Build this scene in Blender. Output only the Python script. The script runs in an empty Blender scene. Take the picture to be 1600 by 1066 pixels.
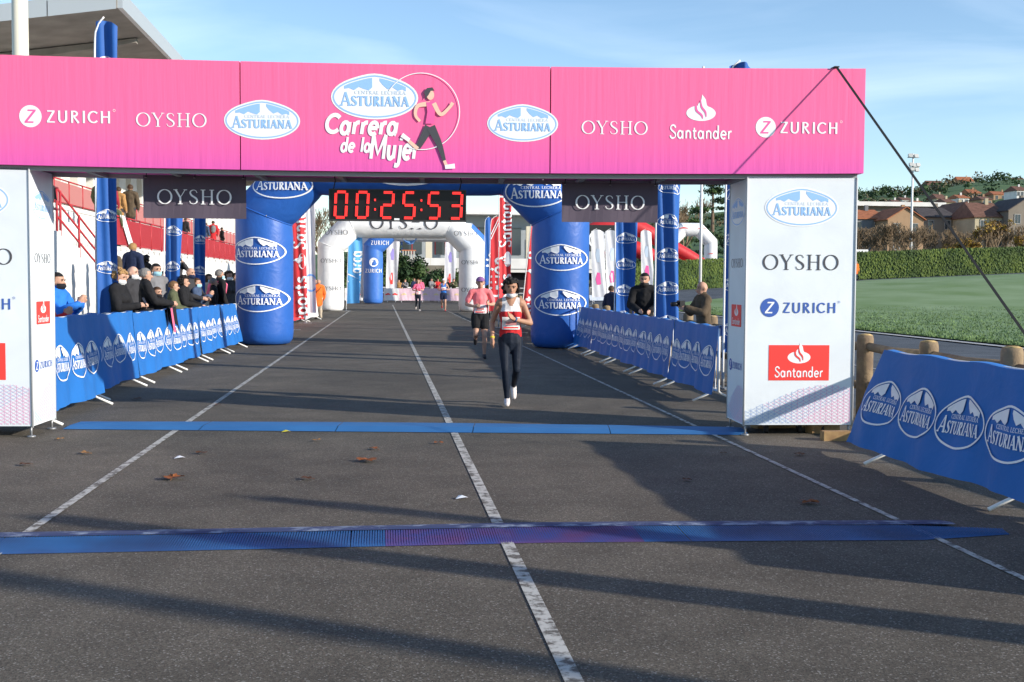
import bpy, bmesh, math, random
import numpy as np
from mathutils import Vector, Matrix, noise as mnoise
random.seed(7); np.random.seed(7)
R = math.radians; PI = math.pi
scene = bpy.context.scene; col = scene.collection
# ---------------------------------------------------------------- camera
F = 1800.0; CX, CY = 800.0, 533.0; CAMZ = 1.6
TH = math.atan(92.2/1800); PSI = math.atan(197/1800*math.cos(TH))
cd = bpy.data.cameras.new('camera'); cam = bpy.data.objects.new('camera', cd); col.objects.link(cam)
cd.sensor_width = 36; cd.lens = F/1600*36; cd.clip_end = 5000; cd.clip_start = .05
cam.location = (0, 0, CAMZ); ROLL = .006
cam.rotation_euler = (Matrix.Rotation(-PSI, 3, 'Z') @ Matrix.Rotation(PI/2-TH, 3, 'X') @ Matrix.Rotation(ROLL, 3, 'Z')).to_euler(); scene.camera = cam
# ---------------------------------------------------------------- light
SUN = Vector((1, -.60, .40)).normalized()          # towards the sun: right of and behind the camera
w = bpy.data.worlds.new('World'); scene.world = w; w.use_nodes = True
nt = w.node_tree; N = nt.nodes; bgn = N['Background']
sky = N.new('ShaderNodeTexSky'); sky.sky_type = 'NISHITA'; sky.sun_disc = False
sky.sun_elevation = math.asin(SUN.z); sky.sun_rotation = math.atan2(SUN.x, SUN.y)
sky.air_density = 1.0; sky.dust_density = 0; sky.ozone_density = 2.6; sky.altitude = 300
tc = N.new('ShaderNodeTexCoord'); mp = N.new('ShaderNodeMapping'); mp.inputs['Scale'].default_value = (1.2, 1.6, 7)
mp.inputs['Rotation'].default_value = (.12, .25, .5)
nz = N.new('ShaderNodeTexNoise'); nz.inputs['Scale'].default_value = 1.6; nz.inputs['Detail'].default_value = 9; nz.inputs['Distortion'].default_value = .7
rp = N.new('ShaderNodeValToRGB'); rp.color_ramp.elements[0].position = .50; rp.color_ramp.elements[1].position = .80
rp.color_ramp.elements[1].color = (.24, .24, .24, 1)
mx = N.new('ShaderNodeMix'); mx.data_type = 'RGBA'; mx.inputs[7].default_value = (9, 9.6, 10.2, 1)
nt.links.new(tc.outputs['Generated'], mp.inputs['Vector']); nt.links.new(mp.outputs[0], nz.inputs['Vector'])
nt.links.new(nz.outputs['Fac'], rp.inputs[0]); nt.links.new(rp.outputs[0], mx.inputs[0])
nt.links.new(sky.outputs[0], mx.inputs[6]); nt.links.new(mx.outputs[2], bgn.inputs[0])
bgn.inputs[1].default_value = .14
sl = bpy.data.lights.new('sun', 'SUN'); sl.energy = 4.4; sl.angle = R(.7); sl.color = (1, .91, .79)
so = bpy.data.objects.new('sun', sl); col.objects.link(so); so.rotation_euler = SUN.to_track_quat('Z', 'Y').to_euler()
so.location = SUN*60
vs = scene.view_settings; vs.view_transform = 'Standard'; vs.look = 'None'; vs.gamma = 1; vs.exposure = .6; vs.use_curve_mapping = False
# ---------------------------------------------------------------- pixel -> place
FW = Vector((math.sin(PSI)*math.cos(TH), math.cos(PSI)*math.cos(TH), -math.sin(TH)))
RT = Vector((math.cos(PSI), -math.sin(PSI), 0)); UP = RT.cross(FW)
RT, UP = RT*math.cos(ROLL)+UP*math.sin(ROLL), UP*math.cos(ROLL)-RT*math.sin(ROLL)
def ray(px, py): return RT*(px-CX)+UP*(CY-py)+FW*F
def G(px, py, z=0.0):
    d = ray(px, py); t = (z-CAMZ)/d.z; return Vector((d.x*t, d.y*t, z))
def atY(px, py, Y):
    d = ray(px, py); t = Y/d.y; return Vector((d.x*t, Y, CAMZ+d.z*t))
def atX(px, py, X):
    d = ray(px, py); t = X/d.x; return Vector((X, d.y*t, CAMZ+d.z*t))
# ---------------------------------------------------------------- materials
MATS = {}
def mat(name, c, rough=.6, spec=.3, metal=0, emit=None, es=1, var=0, vscale=8, bump=0, bscale=60, sss=0, c2=None, trans=0):
    if name in MATS: return MATS[name]
    m = bpy.data.materials.new(name); m.use_nodes = True; t = m.node_tree; b = t.nodes['Principled BSDF']
    b.inputs['Base Color'].default_value = (*c, 1); b.inputs['Roughness'].default_value = rough
    b.inputs['Specular IOR Level'].default_value = spec; b.inputs['Metallic'].default_value = metal
    if emit: b.inputs['Emission Color'].default_value = (*emit, 1); b.inputs['Emission Strength'].default_value = es
    if trans: b.inputs['Transmission Weight'].default_value = trans
    if var or c2:
        co = t.nodes.new('ShaderNodeTexCoord'); n = t.nodes.new('ShaderNodeTexNoise'); n.inputs['Scale'].default_value = vscale; n.inputs['Detail'].default_value = 5
        t.links.new(co.outputs['Object'], n.inputs['Vector'])
        x = t.nodes.new('ShaderNodeMix'); x.data_type = 'RGBA'
        k = t.nodes.new('ShaderNodeMapRange'); k.inputs[1].default_value = .32; k.inputs[2].default_value = .68
        t.links.new(n.outputs['Fac'], k.inputs[0]); t.links.new(k.outputs[0], x.inputs[0])
        lo = c2 if c2 else tuple(v*(1-var) for v in c); hi = c if c2 else tuple(min(1, v*(1+var*.6)) for v in c)
        x.inputs[6].default_value = (*lo, 1); x.inputs[7].default_value = (*hi, 1); t.links.new(x.outputs[2], b.inputs['Base Color'])
    if bump:
        co = t.nodes.new('ShaderNodeTexCoord'); n = t.nodes.new('ShaderNodeTexNoise'); n.inputs['Scale'].default_value = bscale; n.inputs['Detail'].default_value = 4
        t.links.new(co.outputs['Object'], n.inputs['Vector']); bp = t.nodes.new('ShaderNodeBump'); bp.inputs['Strength'].default_value = bump; bp.inputs['Distance'].default_value = .02
        t.links.new(n.outputs['Fac'], bp.inputs['Height']); t.links.new(bp.outputs[0], b.inputs['Normal'])
    MATS[name] = m; return m
# ---------------------------------------------------------------- object helpers
def tag(o, label=None, cat=None, group=None, kind=None):
    if label: o['label'] = label
    if cat: o['category'] = cat
    if group: o['group'] = group
    if kind: o['kind'] = kind
    return o
def empty(name, loc=(0, 0, 0), rz=0, label=None, cat=None, group=None):
    o = bpy.data.objects.new(name, None); col.objects.link(o); o.location = loc; o.rotation_euler = (0, 0, rz); o.empty_display_size = .1
    return tag(o, label, cat, group)
def link(name, me, parent=None, loc=None, rot=None):
    o = bpy.data.objects.new(name, me); col.objects.link(o)
    if parent: o.parent = parent
    if loc is not None: o.location = loc
    if rot is not None: o.rotation_euler = rot
    return o
class MB:
    """collects shapes into one mesh"""
    def __init__(s): s.v = []; s.f = []; s.m = []; s.mats = []; s.sm = []
    def mi(s, m):
        if m not in s.mats: s.mats.append(m)
        return s.mats.index(m)
    def add(s, vs, fs, m, smooth=False):
        o = len(s.v); s.v += [tuple(p) for p in vs]; k = s.mi(m)
        for f in fs: s.f.append(tuple(i+o for i in f)); s.m.append(k); s.sm.append(smooth)
        return s
    def box(s, c, d, m, rz=0, rx=0, ry=0):
        hx, hy, hz = d[0]/2, d[1]/2, d[2]/2
        M = Matrix.Translation(c) @ Matrix.Rotation(rz, 4, 'Z') @ Matrix.Rotation(ry, 4, 'Y') @ Matrix.Rotation(rx, 4, 'X')
        vs = [M @ Vector((x*hx, y*hy, z*hz)) for x in (-1, 1) for y in (-1, 1) for z in (-1, 1)]
        return s.add(vs, [(0, 1, 3, 2), (4, 6, 7, 5), (0, 4, 5, 1), (2, 3, 7, 6), (0, 2, 6, 4), (1, 5, 7, 3)], m)
    def tube(s, pts, r, m, n=8, caps=True, sx=1.0, smooth=True):
        pts = [Vector(p) for p in pts]; rs = r if isinstance(r, (list, tuple)) else [r]*len(pts)
        t0 = (pts[1]-pts[0]).normalized(); a = Vector((0, 0, 1)) if abs(t0.z) < .9 else Vector((1, 0, 0))
        u = t0.cross(a).normalized(); vs = []; L = len(pts)
        for i, p in enumerate(pts):
            t = (pts[min(i+1, L-1)]-pts[max(i-1, 0)]).normalized(); u = (u-t*u.dot(t)).normalized(); q = t.cross(u)
            for k in range(n):
                an = 2*PI*k/n; vs.append(p+(u*math.cos(an)*sx+q*math.sin(an))*rs[i])
        fs = [(i*n+k, i*n+(k+1) % n, (i+1)*n+(k+1) % n, (i+1)*n+k) for i in range(L-1) for k in range(n)]
        if caps: fs += [tuple(range(n-1, -1, -1)), tuple(range((L-1)*n, L*n))]
        return s.add(vs, fs, m, smooth)
    def lathe(s, prof, m, n=12, c=(0, 0, 0), smooth=True):
        vs = []; L = len(prof)
        for (r, z) in prof:
            for k in range(n): vs.append((c[0]+r*math.cos(2*PI*k/n), c[1]+r*math.sin(2*PI*k/n), c[2]+z))
        fs = [(i*n+k, i*n+(k+1) % n, (i+1)*n+(k+1) % n, (i+1)*n+k) for i in range(L-1) for k in range(n)]
        fs += [tuple(range(n-1, -1, -1)), tuple(range((L-1)*n, L*n))]
        return s.add(vs, fs, m, smooth)
    def ell(s, c, r, m, nu=12, nv=8, M=None):
        vs = []; c = Vector(c)
        for j in range(nv+1):
            a = PI*j/nv
            for k in range(nu):
                b = 2*PI*k/nu; p = Vector((r[0]*math.sin(a)*math.cos(b), r[1]*math.sin(a)*math.sin(b), r[2]*math.cos(a)))
                vs.append(c+(M @ p if M else p))
        fs = [(j*nu+k, (j+1)*nu+k, (j+1)*nu+(k+1) % nu, j*nu+(k+1) % nu) for j in range(nv) for k in range(nu)]
        return s.add(vs, fs, m, True)
    def mesh(s, name):
        me = bpy.data.meshes.new(name); me.from_pydata(s.v, [], s.f)
        for m in s.mats: me.materials.append(m)
        me.polygons.foreach_set('material_index', s.m); me.polygons.foreach_set('use_smooth', s.sm); me.update(); return me
    def build(s, name, parent=None, loc=None, rot=None): return link(name, s.mesh(name), parent, loc, rot)
def copy_tree(o, parent=None):
    c = o.copy(); col.objects.link(c)
    if parent: c.parent = parent
    for ch in o.children: copy_tree(ch, c)
    return c
def crom(pts, k=6, closed=False):
    P = [np.array(p, float) for p in pts]; out = []; n = len(P)
    for i in range(n if closed else n-1):
        if closed: a, b, c, d = P[i-1], P[i], P[(i+1) % n], P[(i+2) % n]
        else: a, b, c, d = P[max(i-1, 0)], P[i], P[i+1], P[min(i+2, n-1)]
        for j in range(k):
            t = j/k; out.append(.5*((2*b)+(c-a)*t+(2*a-5*b+4*c-d)*t*t+(3*b-a-3*c+d)*t**3))
    if not closed: out.append(P[-1])
    return out
# ---------------------------------------------------------------- lettering: strokes of varying width
def ribbon(pts, closed=False):
    P = [np.array(p[:2], float) for p in pts]; W = [p[2] for p in pts]; n = len(P); V = []
    for i in range(n):
        if closed: t = P[(i+1) % n]-P[i-1]
        else: t = P[min(i+1, n-1)]-P[max(i-1, 0)]
        l = np.hypot(*t) or 1; nn = np.array((-t[1], t[0]))/l*W[i]/2; V += [tuple(P[i]+nn), tuple(P[i]-nn)]
    Fc = [(2*i, 2*i+1, (2*i+3) % (2*n), (2*i+2) % (2*n)) for i in range(n if closed else n-1)]
    return V, Fc
def arc(cx, cy, rx, ry, a0, a1, T, t, n=18, tilt=0):
    out = []
    for i in range(n+1):
        a = R(a0+(a1-a0)*i/n); out.append((cx+rx*math.cos(a), cy+ry*math.sin(a), t+(T-t)*abs(math.cos(a+tilt))))
    return out
def sm(pts, k=5): return [tuple(p) for p in crom(pts, k)]
def caps_glyph(ch, T, t, serif):
    S = []; se = lambda x, y, w=.3: S.append([(x-w/2, y, t), (x+w/2, y, t)]) if serif else None
    st = lambda x, y0=0, y1=1, w=T: S.append([(x, y0, w), (x, y1, w)])
    h = t/2
    if ch == 'I': st(.17); se(.17, h); se(.17, 1-h); return S, .34
    if ch == 'L': st(.17); se(.17, 1-h); S.append([(.05, h, t), (.6, h, t)]); S.append([(.58, 0, t), (.6, .22, t)]); return S, .64
    if ch == 'E':
        st(.17); S.append([(.05, h, t), (.6, h, t)]); S.append([(.05, 1-h, t), (.57, 1-h, t)]); S.append([(.17, .52, t), (.48, .52, t)])
        if serif: S.append([(.59, 0, t), (.6, .22, t)]); S.append([(.56, 1, t), (.57, .8, t)])
        return S, .66
    if ch == 'T':
        st(.36); S.append([(.0, 1-h, t), (.72, 1-h, t)]); se(.36, h)
        if serif: S.append([(.02, 1, t), (.01, .8, t)]); S.append([(.70, 1, t), (.71, .8, t)])
        return S, .74
    if ch == 'H': st(.17); st(.72); S.append([(.17, .52, t), (.72, .52, t)]); [se(x, y) for x in (.17, .72) for y in (h, 1-h)]; return S, .9
    if ch == 'N':
        w2 = t*1.2 if serif else T; st(.14, w=w2); st(.76, w=w2); S.append([(.12, 1, T), (.76, 0, T)]); se(.12, 1-h, .28); se(.14, h, .26); se(.76, 1-h, .26); return S, .9
    if ch == 'A': S.append([(.40, 1, t), (.08, 0, t)]) if serif else S.append([(.4, 1, T), (.06, 0, T)]); S.append([(.40, 1, T), (.74, 0, T)]); S.append([(.18, .33, t), (.62, .33, t)]); se(.08, h, .24); se(.74, h, .3); return S, .82
    if ch == 'U':
        w2 = t*1.2 if serif else T
        S.append([(.16, 1, T), (.16, .34, T)]+arc(.43, .34, .27, .31, 180, 360, T, t, 12)[1:-1]+[(.70, .34, w2), (.70, 1, w2)]); se(.16, 1-h); se(.70, 1-h, .24); return S, .86
    if ch == 'R':
        st(.17); S.append([(.17, 1-h, t)]+arc(.33, .755, .22, .245-h, 90, -90, T, t, 10)+[(.17, .51+h, t)]); S.append([(.32, .5, T*.8), (.68, 0, T)]); se(.17, h); se(.72, h, .16); return S, .78
    if ch == 'S': S.append(sm([(.53, .78, t), (.46, .92, t), (.31, .97, t), (.15, .90, T*.7), (.11, .75, T*.9), (.2, .6, T), (.34, .5, T), (.48, .39, T), (.54, .24, T*.9), (.46, .09, T*.6), (.3, .03, t), (.14, .08, t), (.07, .23, t)])); return S, .62
    if ch == 'C': S.append(arc(.45, .5, .38, .5-t/2, 42, 318, T, t, 22)); se(.73, .80, .02); return S, .8
    if ch == 'G': S.append(arc(.45, .5, .38, .5-t/2, 42, 330, T, t, 22)); S.append([(.8, .45, T), (.8, .12, T)]); S.append([(.55, .45, t), (.85, .45, t)]); return S, .9
    if ch == 'O': S.append(arc(.47, .5, .42, .5-t/2, 0, 360, T, t, 28)); return S, .94
    if ch == 'Y': S.append([(.08, 1, T), (.38, .45, T)]); S.append([(.70, 1, t if serif else T), (.38, .45, t if serif else T)]); st(.38, 0, .47); se(.08, 1-h, .26); se(.7, 1-h, .22); se(.38, h); return S, .78
    if ch == 'Z': S.append([(.06, 1-h, t), (.64, 1-h, t)]); S.append([(.58, 1-h, T), (.09, h, T)]); S.append([(.04, h, t), (.66, h, t)]); return S, .7
    if ch == 'M': st(.12, w=T); st(.88, w=T); S.append([(.12, 1, T), (.5, .2, T), (.88, 1, T)]); return S, 1.0
    if ch == 'K': st(.15); S.append([(.62, 1, T), (.18, .45, T)]); S.append([(.3, .55, T), (.66, 0, T)]); return S, .7
    return [], .4
def low_glyph(ch, w):
    q = lambda pts: [(x, y, w) for x, y in pts]; C = lambda cx, cy, rx, ry, a, b: [(x, y, w) for x, y, _ in arc(cx, cy, rx, ry, a, b, w, w, 14)]
    if ch == 'a': return [C(.24, .3, .2, .27, 0, 360), q([(.46, .58), (.46, .04), (.52, .02)])], .6
    if ch == 'c': return [C(.27, .3, .22, .28, 50, 310)], .48
    if ch == 'd': return [C(.24, .3, .2, .27, 0, 360), q([(.46, 1), (.46, .02)])], .6
    if ch == 'e': return [C(.26, .3, .22, .28, 0, 315), q([(.06, .31), (.48, .31)])], .54
    if ch == 'i': return [q([(.12, .58), (.12, .02)]), q([(.12, .78), (.12, .88)])], .26
    if ch == 'j': return [sm(q([(.2, .58), (.2, -.1), (.12, -.26), (-.06, -.25)])), q([(.2, .78), (.2, .88)])], .34
    if ch == 'l': return [q([(.12, 1), (.12, .02)])], .26
    if ch in 'nñ': return [q([(.1, .58), (.1, .02)]), sm(q([(.1, .40), (.2, .55), (.34, .56), (.45, .45), (.46, .25), (.46, .02)]))], .58
    if ch in 'oó': return [C(.27, .3, .22, .28, 0, 360)]+([q([(.26, .72), (.38, .88)])] if ch == 'ó' else []), .56
    if ch == 'p': return [C(.28, .3, .2, .27, 0, 360), q([(.08, .58), (.08, -.3)])], .56
    if ch == 'r': return [q([(.1, .58), (.1, .02)]), sm(q([(.1, .38), (.2, .54), (.36, .57)]))], .4
    if ch == 's': return [sm(q([(.40, .48), (.3, .57), (.14, .54), (.1, .42), (.25, .31), (.4, .2), (.36, .05), (.2, .02), (.06, .1)]))], .48
    if ch == 't': return [sm(q([(.16, .8), (.16, .2), (.22, .04), (.36, .04)])), q([(.02, .57), (.34, .57)])], .4
    if ch == 'u': return [sm(q([(.1, .58), (.1, .25), (.16, .06), (.3, .03), (.42, .14), (.45, .3)])), q([(.45, .58), (.45, .02)])], .56
    return caps_glyph(ch, w, w, False)
def text2d(s, T=.17, t=.07, serif=True, lower=False, gap=.07, slant=0, first=1.0):
    """-> list of (verts2d, faces), total width; cap height 1"""
    out = []; x = 0
    for i, ch in enumerate(s):
        k = first if i == 0 else 1.0
        S, a = (low_glyph(ch, T) if lower else caps_glyph(ch, T/k if k > 1 else T, t, serif))
        for st in S:
            V, Fc = ribbon(st); out.append(([(x+k*px+slant*py*k, k*py) for px, py in V], Fc))
        x += a*k+gap
    return out, x-gap
class Art:
    """flat print: 2-D shapes in layers, later laid on a surface by a mapping (u, v, lift) -> point"""
    def __init__(s): s.items = []; s.k = 0
    def poly(s, pts, m, layer=0):
        s.items.append((list(pts), [tuple(range(len(pts)))], m, layer)); return s
    def raw(s, V, Fc, m, layer=0): s.items.append((V, Fc, m, layer)); return s
    def stroke(s, pts, m, layer=0, closed=False): V, Fc = ribbon(pts, closed); return s.raw(V, Fc, m, layer)
    def ellipse(s, cx, cy, rx, ry, m, layer=0, n=40, pt=0):
        return s.poly([(cx+rx*math.cos(2*PI*i/n), cy+ry*math.sin(2*PI*i/n)+pt*math.exp(-((2*PI*i/n-PI/2)/.35)**2)) for i in range(n)], m, layer)
    def ring(s, cx, cy, rx, ry, wd, m, layer=0, n=44, pt=0):
        return s.stroke([(cx+rx*math.cos(2*PI*i/n), cy+ry*math.sin(2*PI*i/n)+pt*math.exp(-((2*PI*i/n-PI/2)/.35)**2), wd) for i in range(n)], m, layer, True)
    def text(s, txt, cx, cy, h, m, layer=1, width=None, **kw):
        T, W = text2d(txt, **kw); sx = (width/W) if width else h
        for V, Fc in T: s.items.append(([(cx+(x-W/2)*sx, cy+(y-.5)*h) for x, y in V], Fc, m, layer))
        return s
    def art(s, other, cx, cy, sc, rot=0, mirror=False):
        c, d = math.cos(rot), math.sin(rot)
        for V, Fc, m, l in other.items:
            s.items.append(([(cx+sc*((-x if mirror else x)*c-y*d), cy+sc*((-x if mirror else x)*d+y*c)) for x, y in V], Fc, m, l))
        return s
    def mesh(s, name, fn, lift=.003):
        b = MB()
        for i, (V, Fc, m, l) in enumerate(s.items):
            z = lift+l*.0016+(i % 40)*.00003
            b.add([fn(x, y, z) for x, y in V], Fc, m)
        return b.mesh(name)
# ---------------------------------------------------------------- printed marks
WHT = mat('print_white', (.85, .86, .87), .5); BLU = mat('print_blue', (.16, .36, .78), .5); SKYB = mat('print_sky_blue', (.30, .52, .88), .5)
PALE = mat('print_pale_blue', (.62, .72, .84), .5); DARK = mat('print_dark_grey', (.07, .07, .08), .5); NAVY = mat('print_navy', (.05, .12, .42), .5)
REDP = mat('print_red', (.85, .06, .05), .5); PINKP = mat('print_pink', (.85, .12, .36), .5); SKIN_P = mat('print_skin', (.85, .55, .42), .5)
def oval_logo(filled):
    a = Art(); c = SKYB if filled else WHT; PT = .05
    if filled:
        a.ellipse(0, 0, 1.06, .53, WHT, 0, pt=PT); a.ring(0, 0, 1.0, .47, .035, SKYB, 1, pt=PT)
    else: a.ring(0, 0, 1.0, .47, .04, WHT, 1, pt=PT)
    top = lambda x: .455*math.sqrt(max(0, 1-(x/.985)**2))+PT*math.exp(-(math.asin(max(-1, min(1, x)))/.35)**2)
    L = [-.74, -.62, -.5, -.38, -.26, -.14, -.06]
    low = [.20, .22, .17, .25, .20, .17, .24]
    a.poly([(x, top(x)-.03) for x in L]+[(x, y) for x, y in zip(L[::-1], low[::-1])], c, 1)
    Rr = [.12, .2, .32, .44, .56, .68, .76]; low = [.40, .30, .20, .25, .17, .20, .16]
    a.poly([(x, top(x)-.03) for x in Rr]+[(x, min(y, top(x)-.035)) for x, y in zip(Rr[::-1], low[::-1])], c, 1)
    a.text('ASTURIANA', 0, -.09, .24, c if filled else WHT, 2, width=1.66, T=.24, t=.09, first=1.38)
    a.text('CENTRAL LECHERA', .14, .12, .085, PALE if filled else WHT, 2, width=1.25, T=.15, t=.08)
    return a
LOGO_F, LOGO_B = oval_logo(True), oval_logo(False)
def oysho(m): return Art().text('OYSHO', 0, 0, .26, m, 1, width=1.3, T=.12, t=.045, gap=.12)
def zurich(m, bg):
    a = Art(); a.ellipse(-.62, 0, .19, .19, m, 0, n=28); Z, W = text2d('Z', T=.17, t=.12, serif=False)
    for V, Fc in Z: a.raw([(-.62+(x-.35)*.24+(y-.5)*.05, (y-.5)*.23) for x, y in V], Fc, bg, 1)
    a.text('ZURICH', .20, 0, .21, m, 1, width=1.1, T=.17, t=.11, serif=False, gap=.13)
    a.ring(.80, .12, .02, .02, .007, m, 1, n=12); return a
def flame(m, bg):
    a = Art(); a.ellipse(0, 0, .24, .125, m, 0, n=30)
    a.poly([(.02, -.02), (-.04, .06), (-.055, .14), (.0, .20), (.015, .30), (.075, .22), (.09, .14), (.14, .06), (.13, -.02)], m, 0)
    a.stroke(sm([(-.085, .12, .03), (-.07, .04, .035), (.01, -.03, .03), (.03, -.09, .01)]), bg, 2)
    a.stroke(sm([(-.01, .21, .012), (.01, .1, .03), (.07, .02, .03), (.085, -.06, .01)]), bg, 2); return a
def santander(m, bg): return Art().art(flame(m, bg), 0, .17, 1).text('Santander', 0, -.13, .22, m, 1, width=1.02, T=.13, lower=True)
def brush(a, txt, x, y, h, m, w, slant=.18, xs=1):
    T, W = text2d(txt, T=w, lower=True, slant=slant, gap=.05)
    for V, Fc in T: a.raw([(x+px*h*xs, y+py*h) for px, py in V], Fc, m, 2)
# ---------------------------------------------------------------- ground
def asphalt(name, base, spk=.4, bumpy=.1):
    m = bpy.data.materials.new(name); m.use_nodes = True; t = m.node_tree; b = t.nodes['Principled BSDF']; L = t.links.new
    co = t.nodes.new('ShaderNodeTexCoord')
    def nse(sc, det=4, dist=0):
        n = t.nodes.new('ShaderNodeTexNoise'); n.inputs['Scale'].default_value = sc; n.inputs['Detail'].default_value = det; n.inputs['Distortion'].default_value = dist
        L(co.outputs['Object'], n.inputs['Vector']); return n
    def rng(n, a, bb, c, d):
        k = t.nodes.new('ShaderNodeMapRange'); L(n.outputs[0], k.inputs[0])
        for i, v in enumerate((a, bb, c, d)): k.inputs[i+1].default_value = v
        return k
    v = t.nodes.new('ShaderNodeTexVoronoi'); v.inputs['Scale'].default_value = 130; L(co.outputs['Object'], v.inputs['Vector'])
    sx = t.nodes.new('ShaderNodeSeparateColor'); L(v.outputs['Color'], sx.inputs[0])
    g = rng(sx, .0, 1, 1-spk, 1+spk); big = rng(nse(.30, 8, 1.2), .3, .7, .74, 1.18); mid = rng(nse(1.9, 7, .4), .3, .7, .80, 1.14); pale = rng(sx, .93, .97, 0, .10)
    m1 = t.nodes.new('ShaderNodeMath'); m1.operation = 'MULTIPLY'; L(g.outputs[0], m1.inputs[0]); L(big.outputs[0], m1.inputs[1])
    m2 = t.nodes.new('ShaderNodeMath'); m2.operation = 'MULTIPLY'; L(m1.outputs[0], m2.inputs[0]); L(mid.outputs[0], m2.inputs[1])
    x = t.nodes.new('ShaderNodeVectorMath'); x.operation = 'SCALE'; x.inputs[0].default_value = base; L(m2.outputs[0], x.inputs['Scale'])
    y = t.nodes.new('ShaderNodeVectorMath'); L(x.outputs[0], y.inputs[0]); L(pale.outputs[0], y.inputs[1]); L(y.outputs[0], b.inputs['Base Color'])
    b.inputs['Roughness'].default_value = .85; b.inputs['Specular IOR Level'].default_value = .25
    bp = t.nodes.new('ShaderNodeBump'); bp.inputs['Strength'].default_value = bumpy; bp.inputs['Distance'].default_value = .01; L(v.outputs['Distance'], bp.inputs['Height']); L(bp.outputs[0], b.inputs['Normal'])
    return m
ASPH = asphalt('asphalt', (.105, .091, .071)); ASPH2 = asphalt('track_asphalt', (.085, .095, .108), .3)
def sstep(a, b, x): t = max(0, min(1, (x-a)/(b-a))); return t*t*(3-2*t)
def terr(X, Y):
    h = sstep(8, 18, X)*sstep(60, 95, Y)*(.5+.05*max(X-14, 0)) if X > 8 else 0
    return min(h, 3.4)
def sheet(name, xs, ys, zf, m, kind='structure', parent=None):
    V = [(x, y, zf(x, y)) for y in ys for x in xs]; n = len(xs)
    Fc = [(j*n+i, j*n+i+1, (j+1)*n+i+1, (j+1)*n+i) for j in range(len(ys)-1) for i in range(n-1)]
    o = MB().add(V, Fc, m, True).build(name, parent)
    if kind: o['kind'] = kind
    return o
xs = [-3000, -600, -150, -60, -20, 0, 8, 10, 12, 14, 16, 18, 20, 24, 28, 34, 40, 48, 56, 66, 80, 110, 160, 600, 3000]
ys = [-600, -60, 0, 20, 40, 50, 60, 65, 70, 75, 80, 85, 90, 95, 100, 110, 130, 160, 300, 800, 4000]
sheet('ground', xs, ys, lambda x, y: terr(x, y)-.03, mat('earth', (.10, .10, .07), .9, var=.4, vscale=.3))
sheet('road', [-7.6, -4, 0, 4, 5.25], [-40, 0, 20, 60, 140], lambda x, y: 0, ASPH)
sheet('track', [5.95, 8, 10, 12, 14, 15.95], list(range(-30, 70, 10))+list(range(60, 112, 4)), lambda x, y: terr(x, y)-.012, ASPH2)
def outer(x, y): return terr(x, y)-.018
sheet('outer_track', [15.9, 18, 22, 26, 30, 36, 42, 50, 60, 75, 100], [62, 66, 70, 74, 78, 82, 86, 90, 95, 100, 106, 114], outer, ASPH2)
# verge of dirt and leaves between road and fence
sheet('verge', [5.25, 5.6, 5.95], [-30, 0, 10, 20, 40, 62], lambda x, y: .012, mat('dirt', (.16, .125, .085), .95, var=.5, vscale=3, bump=.6, bscale=30))
# lawn
def grassmat():
    m = mat('lawn_grass', (.155, .235, .095), .9, .1, c2=(.24, .32, .175), vscale=.25, bump=.8, bscale=40); return m
LE = [(16.1, -10), (16.1, 20), (16.1, 40), (16.1, 58), (16.5, 66), (17.9, 71.5), (20, 75), (24, 79), (30, 85), (36, 91), (42, 97.5), (50, 96), (60, 93), (75, 85), (85, 60), (85, 20), (80, -10)]
bm = bmesh.new(); vsx = [bm.verts.new((x, y, 0)) for x, y in LE]; bm.faces.new(vsx)
for ax, rngv in (((1, 0, 0), np.arange(18, 86, 3)), ((0, 1, 0), np.arange(-8, 104, 4))):
    for q in rngv:
        bmesh.ops.bisect_plane(bm, geom=bm.verts[:]+bm.edges[:]+bm.faces[:], plane_co=Vector(ax)*float(q), plane_no=ax)
for v in bm.verts: v.co.z = terr(v.co.x, v.co.y)+.05
me = bpy.data.meshes.new('lawn'); bm.to_mesh(me); bm.free(); me.materials.append(grassmat()); link('lawn', me)['kind'] = 'structure'
# grass tufts on the side of the lawn that faces the road
gb = MB(); gm = mat('grass_blade', (.16, .24, .095), .8, .1, var=.5, vscale=.8); gv = []; gf = []
for i in range(42000):
    Y = 16+52*random.random()**1.3; X = 16.12+(random.random()**2)*22
    if Y > 64 and X < 17.5: continue
    z = terr(X, Y)+.045; h = random.uniform(.03, .085); a = random.uniform(0, 6.28); wd = random.uniform(.012, .03); dx, dy = math.cos(a)*wd, math.sin(a)*wd
    k = len(gv); gv += [(X-dx, Y-dy, z), (X+dx, Y+dy, z), (X+random.uniform(-.05, .05), Y+random.uniform(-.05, .05), z+h)]; gf.append((k, k+1, k+2))
gb.add(gv, gf, gm); tag(gb.build('grass'), 'short green frosted grass on the oval lawn', 'grass', kind='stuff')
def strip(name, pts, wd, m, z=.006, parent=None, zf=None, wear=None):
    """painted line or kerb following ground points"""
    rb, Fc = ribbon([(p[0], p[1], wd) for p in pts]); return MB().add([(x, y, (zf(x, y) if zf else 0)+z) for x, y in rb], Fc, m).build(name, parent)
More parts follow.
